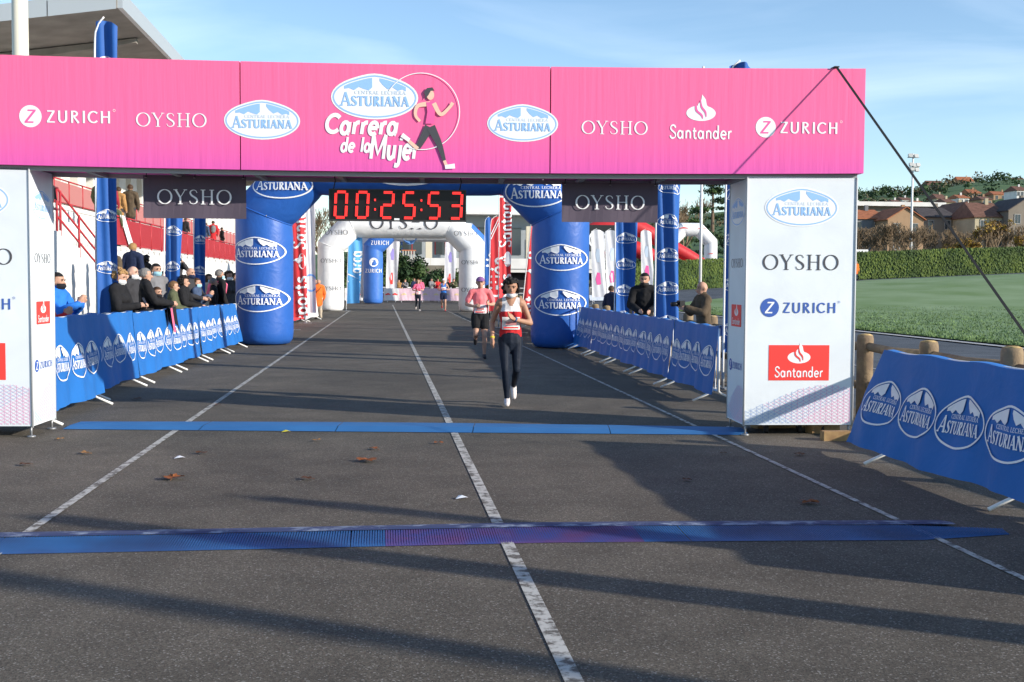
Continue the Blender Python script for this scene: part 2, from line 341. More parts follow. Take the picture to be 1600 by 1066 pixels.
def worn(name, c, under, scale, thr):
    m = bpy.data.materials.new(name); m.use_nodes = True; t = m.node_tree; b = t.nodes['Principled BSDF']; L = t.links.new
    co = t.nodes.new('ShaderNodeTexCoord'); n = t.nodes.new('ShaderNodeTexNoise'); n.inputs['Scale'].default_value = scale; n.inputs['Detail'].default_value = 8; n.inputs['Roughness'].default_value = .7
    L(co.outputs['Object'], n.inputs['Vector']); r = t.nodes.new('ShaderNodeValToRGB'); r.color_ramp.elements[0].position = thr-.05; r.color_ramp.elements[1].position = thr+.06
    r.color_ramp.elements[0].color = (*under, 1); r.color_ramp.elements[1].color = (*c, 1); L(n.outputs['Fac'], r.inputs[0]); L(r.outputs[0], b.inputs['Base Color']); b.inputs['Roughness'].default_value = .8
    return m
LINE = worn('road_paint', (.46, .45, .41), (.10, .09, .075), 11, .47)
road = bpy.data.objects['road']
def gline(pxs): return [G(*p) for p in pxs]
for nm, a, b_, lw_ in (('lane_line', G(0, 862), G(533, 495), .065), ('lane_line', G(897, 1066), G(616, 482), .078), ('lane_line', G(1600, 905), G(705, 489), .05)):
    d = (b_-a).normalized(); p0 = a-d*6; p1 = b_+d*10
    n = 60; strip(nm, [p0+(p1-p0)*(i/n) for i in range(n+1)], lw_, LINE, .005, road)
strip('track_kerb_line', [(15.88, y) for y in range(-10, 66, 4)]+[(16.4, 68), (17.7, 72.2)], .36, mat('kerb_pale', (.45, .44, .42), .8), .02, bpy.data.objects['track'], terr)
for X in (9.2, 12.6): strip('track_line', [(X, y) for y in range(-10, 62, 4)], .05, mat('line_white', (.5, .5, .5), .8), .004, bpy.data.objects['track'])
# kerb at left foot of barriers
b = MB(); b.box((-5.15, 30, .05), (.3, 130, .14), mat('concrete', (.34, .32, .29), .9, var=.25, vscale=2, bump=.3)); tag(b.build('kerb'), kind='structure')
b = MB(); b.box((-10.2, 30, .075), (9.8, 130, .16), MATS['concrete']); tag(b.build('pavement'), kind='structure')
# ---------------------------------------------------------------- finish gate
def pinkmat():
    m = bpy.data.materials.new('pink_print'); m.use_nodes = True; t = m.node_tree; b = t.nodes['Principled BSDF']; L = t.links.new
    co = t.nodes.new('ShaderNodeTexCoord'); s = t.nodes.new('ShaderNodeSeparateXYZ'); L(co.outputs['Object'], s.inputs[0])
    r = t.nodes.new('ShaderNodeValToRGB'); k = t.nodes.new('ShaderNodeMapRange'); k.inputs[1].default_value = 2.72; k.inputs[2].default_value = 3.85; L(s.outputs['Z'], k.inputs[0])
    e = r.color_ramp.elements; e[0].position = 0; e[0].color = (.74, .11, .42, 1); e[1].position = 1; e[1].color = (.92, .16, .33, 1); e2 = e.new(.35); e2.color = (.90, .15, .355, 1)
    L(k.outputs[0], r.inputs[0]); L(r.outputs[0], b.inputs['Base Color']); b.inputs['Roughness'].default_value = .55; b.inputs['Specular IOR Level'].default_value = .2
    n = t.nodes.new('ShaderNodeTexNoise'); mp = t.nodes.new('ShaderNodeMapping'); mp.inputs['Scale'].default_value = (14, 14, .8); L(co.outputs['Object'], mp.inputs[0]); L(mp.outputs[0], n.inputs['Vector']); n.inputs['Scale'].default_value = 1.2; n.inputs['Detail'].default_value = 3
    bp = t.nodes.new('ShaderNodeBump'); bp.inputs['Strength'].default_value = .22; bp.inputs['Distance'].default_value = .02; L(n.outputs['Fac'], bp.inputs['Height']); L(bp.outputs[0], b.inputs['Normal']); return m
PINK = pinkmat()
def clothmat(name, c, bump=.25, sc=3, rough=.6, spec=.2):
    m = bpy.data.materials.new(name); m.use_nodes = True; t = m.node_tree; b = t.nodes['Principled BSDF']; L = t.links.new
    co = t.nodes.new('ShaderNodeTexCoord'); n = t.nodes.new('ShaderNodeTexNoise'); n.inputs['Scale'].default_value = sc; n.inputs['Detail'].default_value = 6; n.inputs['Distortion'].default_value = .6; L(co.outputs['Object'], n.inputs['Vector'])
    bp = t.nodes.new('ShaderNodeBump'); bp.inputs['Strength'].default_value = bump; bp.inputs['Distance'].default_value = .06; L(n.outputs['Fac'], bp.inputs['Height']); L(bp.outputs[0], b.inputs['Normal'])
    x = t.nodes.new('ShaderNodeMix'); x.data_type = 'RGBA'; x.inputs[6].default_value = (*[v*.85 for v in c], 1); x.inputs[7].default_value = (*[min(1, v*1.1) for v in c], 1); L(n.outputs['Fac'], x.inputs[0]); L(x.outputs[2], b.inputs['Base Color'])
    b.inputs['Roughness'].default_value = rough; b.inputs['Specular IOR Level'].default_value = spec; MATS[name] = m; return m
WPANEL = clothmat('white_stretch_print', (.74, .79, .82), .12, 2)
STEEL = mat('grey_steel', (.32, .33, .34), .45, .5, .6); BLACK = mat('black_rubber', (.02, .02, .02), .6); WHITE_M = mat('white_metal', (.75, .75, .73), .4)
ga, gb_ = G(52, 667, .107), G(1161, 665, .107)
ga.z = gb_.z = 0                 # inner front corners of the two towers, on the ground
gx = (gb_-ga).normalized(); GA = math.atan2(gx.y, gx.x); span = (gb_-ga).length
gate = empty('finish_gate', ((ga+gb_)/2)[:], GA, 'pink finish line gate with white logo towers across the road', 'finish gate')
H0, HB, HT, DB = .11, 2.74, 3.82, .84; TW, TD = 1.17, .68; hs = span/2
def gl(px, py):                                     # pixel -> gate-local x, z on its front plane
    M = gate.matrix_basis.inverted() if False else (Matrix.Translation(gate.location) @ Matrix.Rotation(GA, 4, 'Z')).inverted()
    o = M @ Vector((0, 0, CAMZ)); d = M.to_3x3() @ ray(px, py); t = -o.y/d.y; p = o+d*t; return p.x, p.z
sag = lambda x: -.05*(1-(x/5.3)**2)+.02
def panel(b, x0, x1, y0, y1, z0, z1, m, nx=1, zf=None):
    V = []; n = nx+1
    for i in range(n):
        x = x0+(x1-x0)*i/nx; dz = zf(x) if zf else 0
        V += [(x, y0, z0+dz), (x, y1, z0+dz), (x, y1, z1+dz), (x, y0, z1+dz)]
    Fc = []
    for i in range(nx):
        a, c = 4*i, 4*i+4
        Fc += [(a, a+3, c+3, c), (a+1, c+1, c+2, a+2), (a+3, a+2, c+2, c+3)]
        Fc += [(a, c, c+1, a+1)]
    Fc += [(0, 1, 2, 3), (4*nx, 4*nx+3, 4*nx+2, 4*nx+1)]
    return b.add(V, Fc, m)
xs_, _ = gl(377, 200); xm_, _ = gl(859, 200)
edges = [-hs-TW-.35, xs_, xm_, hs+TW+.05]
UND = mat('grey_underside', (.30, .31, .31), .7)
beams = []
for i in range(3):
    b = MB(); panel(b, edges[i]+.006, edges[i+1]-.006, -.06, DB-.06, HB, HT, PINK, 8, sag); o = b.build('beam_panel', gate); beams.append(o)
b = MB()
for yy in (.0, DB-.14): panel(b, edges[0]+.05, edges[3]-.05, yy, yy+.05, HB-.045, HB-.002, UND, 12, sag)
for i in range(12):
    x = edges[0]+.4+i*(edges[3]-edges[0]-.8)/11; b.box((x, DB/2-.05, HB-.03+sag(x)), (.05, DB-.2, .035), UND)
b.build('beam_frame', gate)
fnb = lambda x, y, z: (x, -.06-z, y+sag(x))
def put(art, px, py, wpx, name='logo', art_w=2.0, parent=None):
    x, z = gl(px, py); x2, _ = gl(px+wpx, py); s = (x2-x)/art_w; A = Art().art(art, 0, 0, s)
    me = A.mesh(name, lambda u, v, l: (x+u, -.06-l, z+v), .003); return link(name, me, parent or beams[1])
PK = mat('print_pink_ground', (.88, .135, .38), .55)
bl, bc, br = beams
put(zurich(WHT, PK), 108, 184, 148, art_w=1.62, parent=bl); put(oysho(WHT), 270, 189, 109, art_w=1.3, parent=bl)
put(LOGO_F, 411, 190, 118, art_w=2.12, parent=bc); put(LOGO_F, 586, 154, 135, art_w=2.12, parent=bc); put(LOGO_F, 816, 195, 110, art_w=2.12, parent=bc)
put(oysho(WHT), 959, 201, 102, art_w=1.3, parent=br); put(santander(WHT, PK), 1093, 195, 97, art_w=1.02, parent=br); put(zurich(WHT, PK), 1245, 201, 133, art_w=1.62, parent=br)
a = Art()
brush(a, 'Carrera', -75, -1, 33, WHT, .20, xs=.85); brush(a, 'de la', -50, -28, 23, WHT, .2, xs=.78); brush(a, 'Mujer', -6, -38, 37, WHT, .2, xs=.68)
put(a, 583, 211, 146, 'slogan', art_w=146, parent=bc)
# generic running figure in a ring
rf = Art(); rf.stroke([(math.cos(R(q))*1.0, math.sin(R(q))*1.0+.02, .022) for q in range(-112, 152, 4)], WHT, 0)
lim = lambda pts, m, l: rf.stroke(sm([(x+.2, y-.1, w_) for x, y, w_ in pts]), m, l)
lim([(.02, .32, .13), (-.30, .26, .1), (-.36, .02, .08), (-.24, -.14, .07)], SKIN_P, 1); lim([(.12, .34, .12), (.3, .05, .1), (.52, .22, .08), (.62, .36, .09)], SKIN_P, 3)
lim([(.0, -.28, .24), (-.18, -.62, .18), (-.30, -.84, .13)], DARK, 1); lim([(-.3, -.86, .1), (-.58, -.62, .08)], SKIN_P, 1); lim([(-.52, -.64, .1), (-.72, -.50, .12)], WHT, 2)
lim([(.04, -.28, .24), (.26, -.72, .16), (.40, -1.16, .09)], DARK, 2); lim([(.40, -1.16, .08), (.46, -1.3, .08)], SKIN_P, 2); lim([(.42, -1.33, .1), (.68, -1.3, .13)], WHT, 3)
rf.poly([(.12, .26), (.36, .28), (.35, 0), (.33, -.3), (.1, -.3), (.15, 0)], PINKP, 2); rf.ellipse(.23, .45, .10, .13, SKIN_P, 3, n=16); rf.poly([(x+.2, y-.1) for x, y in [(-.1, .5), (-.14, .62), (-.06, .73), (.08, .75), (.14, .66), (.04, .66), (-.02, .55), (-.12, .42)]], DARK, 4)
x0, z0 = gl(659, 177); x1, _ = gl(718, 177); rf2 = Art().art(rf, 0, 0, x1-x0)
link('runner_emblem', rf2.mesh('runner_emblem', lambda u, v, l: (x0+u, -.068-l, z0+v), .003), bc)
# towers
def tri_pattern(w_, h_):
    a = Art(); mP = mat('print_pattern_pink', (.80, .42, .60), .6); mB = mat('print_pattern_blue', (.40, .50, .72), .6); s = .062
    def top(x): return h_*(.62+.38*math.sin(x/w_*3.1-.8))
    n = int(w_/s)
    for i in range(n+1):
        x = -w_/2+i*s
        a.stroke([(x, .01, .004), (x, max(.03, top(x+w_/2)), .004)], mP if i > n*.45 else mB, 0)
    for k in range(-14, n+14):
        for sg in (1, -1):
            pts = []
            for j in range(24):
                y = .01+j*h_/23; x = -w_/2+k*s+sg*y*1.73
                if -w_/2 <= x <= w_/2 and y <= top(x+w_/2): pts.append((x, y, .004))
            if len(pts) > 1: a.stroke(pts, mP if k > n*.45 else mB, 1)
    return a
LEDGE = mat('panel_edge', (.50, .52, .53), .6)
for sg in (-1, 1):
    tw = empty('tower', (sg*(hs+TW/2), 0, 0)); tw.parent = gate
    b = MB(); b.box((0, TD/2, (H0+HB)/2-.012), (TW, TD, HB-H0-.03), WPANEL); b.build('cloth_panel', tw)
    b = MB()
    for x in (-TW/2, TW/2):
        for y in (0, TD): b.tube([(x*.995, y+(.004 if y else -.004), H0-.01), (x*.995, y+(.004 if y else -.004), HB-.03)], .011, LEDGE, 6)
    b.build('corner_pole', tw)
    for x in (-TW/2+.03, TW/2-.03):
        for y in (.03, TD-.03):
            b = MB(); b.tube([(x, y, .012), (x, y, H0+.01)], .012, STEEL, 6); b.lathe([(.045, 0), (.045, .012), (.015, .02)], STEEL, 10, (x, y, 0)); b.build('levelling_foot', tw)
    if sg > 0:
        for x in (-.28, .08, .32):
            b = MB(); b.tube([(x-.016, .2, .05), (x+.016, .2, .05)], .05, BLACK, 12); b.box((x, .22, .095), (.05, .06, .04), STEEL); b.build('caster_wheel', tw)
    ff = lambda u, v, l: (u, -l, v)
    si = (lambda u, v, l: (-TW/2-l, TD/2-u, v)) if sg > 0 else (lambda u, v, l: (TW/2+l, TD/2+u, v))
    zpx = lambda py: gl(1247, py)[1]
    def mark(art, z, sc, fn, nm='logo'): link(nm, Art().art(art, 0, z, sc).mesh(nm, fn, .003), tw)
    RB = Art().poly([(-.33, -.19), (.33, -.19), (.33, .19), (-.33, .19)], REDP, 0).art(santander(WHT, REDP), 0, -.03, .52)
    mark(LOGO_F, zpx(325), .37, ff); mark(oysho(DARK), zpx(410), .62, ff); mark(zurich(NAVY, WHT), zpx(481), .52, ff); mark(RB, zpx(567), .98, ff, 'sponsor_square')
    k = .46
    mark(LOGO_F, zpx(330), .28, si); mark(oysho(DARK), zpx(411), .36, si); mark(RB, zpx(495), .62, si, 'sponsor_square'); mark(zurich(NAVY, WHT), zpx(575), .34, si)
    tp = tri_pattern(TW-.04, .42); link('triangle_print', tp.mesh('triangle_print', lambda u, v, l: (u, -l, v+H0+.01), .002), tw)
    tp = tri_pattern(TD-.04, .40); link('triangle_print', tp.mesh('triangle_print', lambda u, v, l: si(u, v+H0+.01, l), .002), tw)
# strap from gate top down to an anchor at the roadside
gM = Matrix.Translation(gate.location) @ Matrix.Rotation(GA, 4, 'Z')
xt, zt = gl(1303, 112); p0 = gM @ Vector((xt, -.075, HT+.012+sag(xt))); p1 = atX(1760, 690, 5.75); p1 = Vector((5.45, 7.7, .02))
dd = ray(1600, 470); b = MB(); top_in = gM @ Vector((xt, .4, HT+.012+sag(xt)))
dirn = (p1-p0).normalized(); sd = dirn.cross(Vector((0, 1, 0))).normalized()*.013
b.add([p0-sd, p0+sd, p1+sd, p1-sd], [(0, 1, 2, 3)], BLACK); nn = dirn.cross(sd).normalized()*.003
b.add([p0-sd+nn, p0+sd+nn, p1+sd+nn, p1-sd+nn], [(3, 2, 1, 0)], BLACK); b.box(p0+Vector((0, .04, .002)), (.05, .12, .012), BLACK)
tag(b.build('guy_strap'), 'black ratchet strap slanting down from the top corner of the pink gate', 'strap')
# clock
xa, za = gl(512, 344); xb, zb = gl(727, 297); cy_ = .30
clk = empty('race_clock', gM @ Vector(((xa+xb)/2*1.02, cy_, CAMZ+(za-CAMZ)*1.028-.005)), GA, 'black digital race clock with red digits hanging under the pink gate', 'clock')
cw, chh = (xb-xa)*1.025, (zb-za)*1.03
b = MB(); b.box((0, .06, chh/2), (cw, .11, chh), mat('clock_black', (.012, .010, .010), .35)); b.build('case', clk)
b = MB(); e = .012
for (c, d) in (((0, 0, e/2), (cw, .012, e)), ((0, 0, chh-e/2), (cw, .012, e)), ((-cw/2+e/2, 0, chh/2), (e, .012, chh-2*e)), ((cw/2-e/2, 0, chh/2), (e, .012, chh-2*e))): b.box(c, d, mat('clock_frame', (.04, .04, .04), .4))
b.build('bezel', clk)
LED = mat('red_led', (.5, .01, .01), .4, emit=(1, .035, .03), es=1.25)
SEG = {'0': 'abcdef', '2': 'abged', '5': 'afgcd', '3': 'abgcd'}
dw, dh = .118*cw/1.49*1.0, chh*.80
def segs(ch):
    b = MB(); w2, h2 = dw/2, dh/2; g = .012
    P = {'a': ((-w2, h2), (w2, h2)), 'g': ((-w2, 0), (w2, 0)), 'd': ((-w2, -h2), (w2, -h2)), 'f': ((-w2, h2), (-w2, 0)), 'b': ((w2, h2), (w2, 0)), 'e': ((-w2, 0), (-w2, -h2)), 'c': ((w2, 0), (w2, -h2))}
    for s in SEG[ch]:
        (xa_, za_), (xb_, zb_) = P[s]; L = math.hypot(xb_-xa_, zb_-za_); ux, uz = (xb_-xa_)/L, (zb_-za_)/L; n = 7 if s in 'agd' else 8
        for row in (-1, 1):                                           # rows of separate LED lamps
            for i in range(n):
                t = g+(L-2*g)*(i+.5)/n; x = xa_+ux*t-uz*row*.0068; z = za_+uz*t+ux*row*.0068
                h = (L-2*g)/n*.48; b.box((x+.05*z, -.004, z), (.0115 if uz else 2*h, .006, .0115 if ux else 2*h), LED)
    return b
for i, (ch, fx) in enumerate(zip('002553', (.088, .243, .425, .582, .765, .925))):
    segs(ch).build('digit', clk, (-cw/2+cw*fx, -.0005, chh*.5))
for fx in (.335, .672):
    for z in (.36, .66):
        b = MB(); b.box((0, -.004, 0), (.016, .006, .022), LED); b.build('colon_dot', clk, (-cw/2+cw*fx, 0, chh*z))
for x in (-cw*.47, cw*.45):
    b = MB(); b.tube([(x, .06, chh), (x+.02, .06, chh+.09), (x-.01, .06, HB-za+.04)], .006, BLACK, 5); b.build('hanging_cable', clk)
b = MB(); b.box((-.01, -.003, .018), (.055, .008, .02), WHT); b.build('maker_plate', clk)
# hanging dark banners
PURP = clothmat('dark_purple_cloth', (.105, .085, .115), .1, 2, .7)
for (pa, pb, side) in (((223, 341), (383, 276), 'grandstand'), ((875, 347), (1025, 287), 'lawn')):
    xa, za = gl(*pa); xb, zb = gl(*pb); k = 1.033; W_, H_ = (xb-xa)*k, (zb-za)*k
    hb = empty('hanging_banner', gM @ Vector(((xa+xb)/2*k, .36, CAMZ+(za-CAMZ)*1.033)), GA, 'dark purple sponsor banner hanging under the gate on the %s side' % side, 'banner', 'dark banners under the gate')
    V = []; nx = 14
    for j in range(2):
        for i in range(nx+1): V.append((-W_/2+W_*i/nx, .012*math.sin(i*.7)*(1-j), H_*j))
    b = MB(); b.add(V, [(i, i+1, nx+2+i, nx+1+i) for i in range(nx)], PURP); b.add([(x, y+.006, z) for x, y, z in V], [(nx+1+i, nx+2+i, i+1, i) for i in range(nx)], PURP); b.build('cloth', hb)
    link('lettering', Art().art(oysho(WHT), 0, H_*.5, W_*.72/1.3).mesh('lettering', lambda u, v, l: (u, -.014-l, v), .003), hb)
    for x in (-W_/2+.03, 0, W_/2-.03):
        b = MB(); b.tube([(x, 0, H_-.02), (x+.01, 0, H_+.06)], .005, BLACK, 5); b.lathe([(.012, -.003), (.012, .003)], STEEL, 8, (x, -.008, H_-.025)); b.build('cable_tie', hb)
# ---------------------------------------------------------------- timing mats
def matblue():
    m = mat('mat_blue', (.018, .125, .34), .6, .3, c2=(.016, .06, .17), vscale=1.8); return m
mb_ = MB(); MBM = matblue(); MRED = mat('mat_scuffed_red', (.13, .05, .17), .6, c2=(.03, .07, .28), vscale=4); MEDGE = worn('mat_edge', (.24, .29, .38), (.025, .045, .13), 5, .56)
tm = empty('timing_mat', (0, 0, 0), 0, 'scuffed ribbed blue timing mat laid across the road before the gate', 'mat')
nr = 150; X0, X1 = -6.5, 3.98
def mat_y(x): return 7.12+.02*math.sin(x*.8)-.05*max(0, x-1.0)
for seg in range(5):
    xa = X0+(X1-X0)*seg/5; xb = X0+(X1-X0)*(seg+1)/5; b = MB(); n = 130; w_ = (xb-xa-.006)/n
    for i in range(n):                                                # ribs
        x = xa+w_*i; y = mat_y(x); end = 1 if (seg < 4 or i < n-40) else max(.25, 1-(i-(n-40))/52)
        V = [(x, y-.20*end, .004), (x, y+.16*end, .024), (x+w_*.62, y+.16*end, .024), (x+w_*.62, y-.20*end, .004), (x+w_*.62, y-.20*end, .004), (x+w_, y-.20*end, .003), (x+w_, y+.16*end, .014), (x+w_*.62, y+.16*end, .014)]
        b.add(V, [(0, 3, 2, 1), (4, 5, 6, 7), (3, 7, 2)], MRED if seg == 3 and 12 < i < 112 else MBM)
    b.build('mat_section', tm)
b = MB(); n = 80
V = []
for i in range(n+1):
    x = X0+(X1-.25-X0)*i/n; y = mat_y(x); V += [(x, y+.165, .026), (x, y+.23, .027), (x, y+.40, .004)]
b.add(V, [q for i in range(n) for q in ((3*i, 3*i+3, 3*i+4, 3*i+1), (3*i+1, 3*i+4, 3*i+5, 3*i+2))], MEDGE); b.build('rear_ramp', tm)
cp = empty('floor_strip', (0, 0, 0), 0, 'light blue strip taped flat across the road between the gate towers', 'floor strip')
CB = mat('strip_blue', (.035, .165, .40), .6, c2=(.028, .13, .33), vscale=1.5)
a0, a1 = G(112, 667), G(1165, 676); n = 5
for i in range(n):
    p, q = a0+(a1-a0)*(i/n), a0+(a1-a0)*((i+1)/n); d = (q-p).normalized(); nn = Vector((-d.y, d.x, 0)); q = q-d*.008
    cr = lambda s: .012+.02*math.sin(PI*(i+s)/n)
    b = MB(); b.add([p-nn*.24+Vector((0, 0, .006)), q-nn*.24+Vector((0, 0, .006)), q-nn*.05+Vector((0, 0, cr(1)+.012)), p-nn*.05+Vector((0, 0, cr(0)+.012)), q+nn*.26+Vector((0, 0, cr(1)+.014)), p+nn*.26+Vector((0, 0, cr(0)+.014))], [(0, 1, 2, 3), (3, 2, 4, 5)], CB); b.build('strip_section', cp)
# ---------------------------------------------------------------- crowd barriers with printed covers
BCLOTH = clothmat('blue_cover', (.020, .150, .47), .30, 2.2, .55, .25); RCLOTH = clothmat('red_cover', (.62, .05, .06), .3, 2.2); WCLOTH = clothmat('white_cover', (.72, .72, .74), .3, 2.2); PKCLOTH = clothmat('pale_pink_cover', (.72, .52, .60), .25, 2)
def barrier(p, q, label, group, cloth=None, art=LOGO_B, nlogo=4, out=1, slant0=0, slant1=0, ext0=0, lw=.295, ysc=1.4, top=1.07, bot=.13, bars=True):
    p, q = Vector(p), Vector(q); d = q-p; L = d.length; rz = math.atan2(d.y, d.x); cloth = cloth or BCLOTH
    e = empty('crowd_barrier', p, rz, label, 'barrier', group); o = -out                # local +x along, road side = o*y
    b = MB(); fr = WHITE_M; fh = top-.025 if top > .9 else 1.05
    b.tube([(.04, 0, .16), (.04, 0, fh-.02), (.07, 0, fh), (L-.07, 0, fh), (L-.04, 0, fh-.02), (L-.04, 0, .16), (.04, 0, .16)], .019, fr, 6); b.build('frame', e)
    if bars:
        b = MB()
        for i in range(1, 15): b.tube([(.04+(L-.08)*i/15, 0, .17), (.04+(L-.08)*i/15, 0, fh-.01)], .008, fr, 4, False)
        b.build('bars', e)
    for x in (.22, L-.22):
        b = MB(); b.tube([(x, 0, .17), (x, o*.10, .10), (x, o*.30, .012)], .016, fr, 6); b.tube([(x, 0, .17), (x, -o*.10, .10), (x, -o*.30, .012)], .016, fr, 6); b.build('foot', e)
    sd = random.uniform(0, 9)
    def S(u, v, l=0):                                                   # u along, v 0..1 up
        uu = u+slant0*v*(1-u/L)-slant1*v*(u/L)-ext0*(1-v)*(1-u/L)
        rip = .022*math.sin(5.2*uu+sd+1.5*v)+.014*math.sin(11*uu+2*sd-3*v)*(1-.5*v)+.006*math.sin(23*uu-sd+5*v)
        sagz = -.018*(1-math.cos(2*PI*uu/L*3))*.5*v
        return (uu, o*(.035+.10*(1-v)**1.2+rip*(1-.7*v)+l), bot+(top-bot)*v+sagz+.012*math.sin(3*uu+sd)*(1-v))
    nx, nz = 36, 9; V = [S(-.05+(L+.10)*i/nx, j/nz) for j in range(nz+1) for i in range(nx+1)]
    Fc = [(j*(nx+1)+i, j*(nx+1)+i+1, (j+1)*(nx+1)+i+1, (j+1)*(nx+1)+i) for j in range(nz) for i in range(nx)]
    b = MB(); b.add(V, Fc, cloth, True); c = b.build('cover', e)
    b2 = MB(); V2 = [S(L*i/nx, 1) for i in range(nx+1)]; V2 = V2+[(x, -o*.03, z+.005) for x, y, z in V2]+[(x, -o*.035, z-.13) for x, y, z in V2]
    b2.add(V2, [(k*(nx+1)+i, k*(nx+1)+i+1, (k+1)*(nx+1)+i+1, (k+1)*(nx+1)+i) for k in range(2) for i in range(nx)], cloth, True); b2.build('cover_fold', e)
    if art:
        for i in range(nlogo):
            u0 = L*(i+.5)/nlogo; A = Art().art(art, 0, 0, lw, mirror=(o > 0) ^ True if False else (o > 0))
            link('logo', A.mesh('logo', lambda u, v, l: S(u0+u, .47+v*ysc/(top-bot), l), .009), c)
    return e
def rowpt(X, Y): return (X, Y, 0)
GL = 'row of blue barriers on the grandstand side'; GR = 'row of blue barriers on the lawn side'
ly = [(-3.98, 12.75), (-3.93, 15.4), (-3.86, 18.0), (-3.80, 20.6), (-3.74, 23.2), (-3.66, 25.8), (-3.58, 28.2)]
for i in range(6):
    a_, b_ = ly[i], ly[i+1]; off = .16 if i == 0 else 0
    barrier((a_[0]+off, a_[1]+.04, 0), (b_[0]+off, b_[1]-.04, 0), 'blue covered crowd barrier in the row below the masked spectators', GL, out=1, slant1=(.35 if i == 5 else 0), top=(1.17, 1.13, 1.1, 1.07, 1.07, 1.06)[i])
ry = [(4.42, 14.9), (4.46, 17.4), (4.5, 19.9), (4.54, 22.4), (4.58, 24.9), (4.62, 27.4)]
for i in range(5):
    a_, b_ = ry[i], ry[i+1]; barrier((b_[0], b_[1]-.04, 0), (a_[0], a_[1]+.04, 0), 'blue covered crowd barrier in the row before the wooden fence', GR, out=1, slant0=(.4 if i == 4 else 0), top=1.03)
barrier((4.50, 9.95, 0), (4.54, 7.45, 0), 'blue covered crowd barrier standing alone beside the white tower with wheels', GR, out=1, ext0=.55, slant0=.05, lw=.30, top=1.01, bot=.09)
barrier((4.54, 7.38, 0), (4.6, 4.85, 0), 'blue covered crowd barrier next along from the one by the white tower', GR, out=1, lw=.30, top=1.01, bot=.09)
# ---------------------------------------------------------------- inflatable arches
def infmat(name, c): return clothmat(name, c, .38, 2.4, .45, .35)
IB = infmat('inflatable_blue', (.022, .11, .42)); IW = infmat('inflatable_white', (.80, .81, .82)); IZ = infmat('inflatable_mid_blue', (.05, .17, .55)); IR = infmat('inflatable_red', (.55, .03, .035))
def arch(label, pl, pr, zbeam, r, cham, mats, arts, cat='inflatable arch', rope=None):
    """pl, pr: centres of the two pillars on the ground; zbeam: height of the beam's axis"""
    pl, pr = Vector(pl), Vector(pr); d = pr-pl; L = d.length; e = empty('inflatable_arch', (pl+pr)/2, math.atan2(d.y, d.x), label, cat); h = L/2; c = cham
    key = [(-h, 0), (-h, zbeam-c*1.0), (-h+c, zbeam), (h-c, zbeam), (h, zbeam-c), (h, 0)]
    n = 22
    def ring(p, q, rr): return [(p[0]+q[0]*math.cos(2*PI*k/n)*rr, -math.sin(2*PI*k/n)*rr, p[1]+q[1]*math.cos(2*PI*k/n)*rr) for k in range(n)]
    nrm = lambda a, b: (lambda l: ((b[1]-a[1])/l, -(b[0]-a[0])/l))(math.hypot(b[0]-a[0], b[1]-a[1]))
    names = ['pillar', 'corner', 'beam', 'corner', 'pillar']
    ends = [None]*6
    for i in range(6):
        if i in (0, 5): ends[i] = nrm(key[0], key[1]) if i == 0 else nrm(key[4], key[5])
        else:
            a_, b_ = nrm(key[i-1], key[i]), nrm(key[i], key[i+1]); s = (a_[0]+b_[0], a_[1]+b_[1]); l = math.hypot(*s); cs = (s[0]*a_[0]+s[1]*a_[1])/l; ends[i] = (s[0]/l/cs, s[1]/l/cs)
    for i in range(5):
        V = []; a_, b_ = key[i], key[i+1]; mid = nrm(a_, b_); st = 10 if i != 2 else 16; rings = 0
        for j in range(st+1):
            t = j/st; P = (a_[0]+(b_[0]-a_[0])*t, a_[1]+(b_[1]-a_[1])*t)
            q0, q1 = ends[i], ends[i+1]; q = (q0[0]*(1-t)+q1[0]*t, q0[1]*(1-t)+q1[1]*t)
            edge = min(t, 1-t)*math.hypot(b_[0]-a_[0], b_[1]-a_[1]); rr = r*(1-.035*math.exp(-edge/.07))
            if (i == 0 and j == 0) or (i == 4 and j == st):
                pre = [(.55, .0), (.86, .03), (.97, .14)]
                if i == 0:
                    for f_, z in pre: V += ring((P[0], z), q, r*f_); rings += 1
                    continue
                for f_, z in pre[::-1]: V += ring((P[0], z), q, r*f_); rings += 1
                continue
            V += ring(P, q, rr); rings += 1
        Fc = [(k_*n+k, k_*n+(k+1) % n, (k_+1)*n+(k+1) % n, (k_+1)*n+k) for k_ in range(rings-1) for k in range(n)]
        Fc += [tuple(range(n-1, -1, -1)), tuple(range((rings-1)*n, rings*n))]
        b = MB(); b.add(V, Fc[:-2], mats[i], True); b.add(V, Fc[-2:], mats[i]); o = b.build(names[i], e)
        if i < 4:
            sv = ring(key[i+1], ends[i+1], r*.972); b = MB(); b.tube([Vector(p) for p in sv]+[Vector(sv[0])], .02, mats[i], 5, False); b.build('seam', o)
        for A, x, z, sc, sec in arts:
            if sec != i: continue
            def proj(u, v, l, x=x, z=z):
                X, Z = x+u, z+v; best = 1e9
                for p, q in zip(key[:-1], key[1:]):
                    ex, ez = q[0]-p[0], q[1]-p[1]; t = max(0, min(1, ((X-p[0])*ex+(Z-p[1])*ez)/(ex*ex+ez*ez))); best = min(best, math.hypot(X-p[0]-ex*t, Z-p[1]-ez*t))
                return (X, -math.sqrt(max(r*r-best*best, 0))-l*1.6-.004, Z)
            link('logo', Art().art(A, 0, 0, sc).mesh('logo', proj, .012), o)
    return e, h
S_ = 1/1800
ol = G(414, 538); orr = G(874, 543)
r1 = .71; hh = (orr-ol).length/2
def az(py, Y): return CAMZ+(442-py)*Y/1800
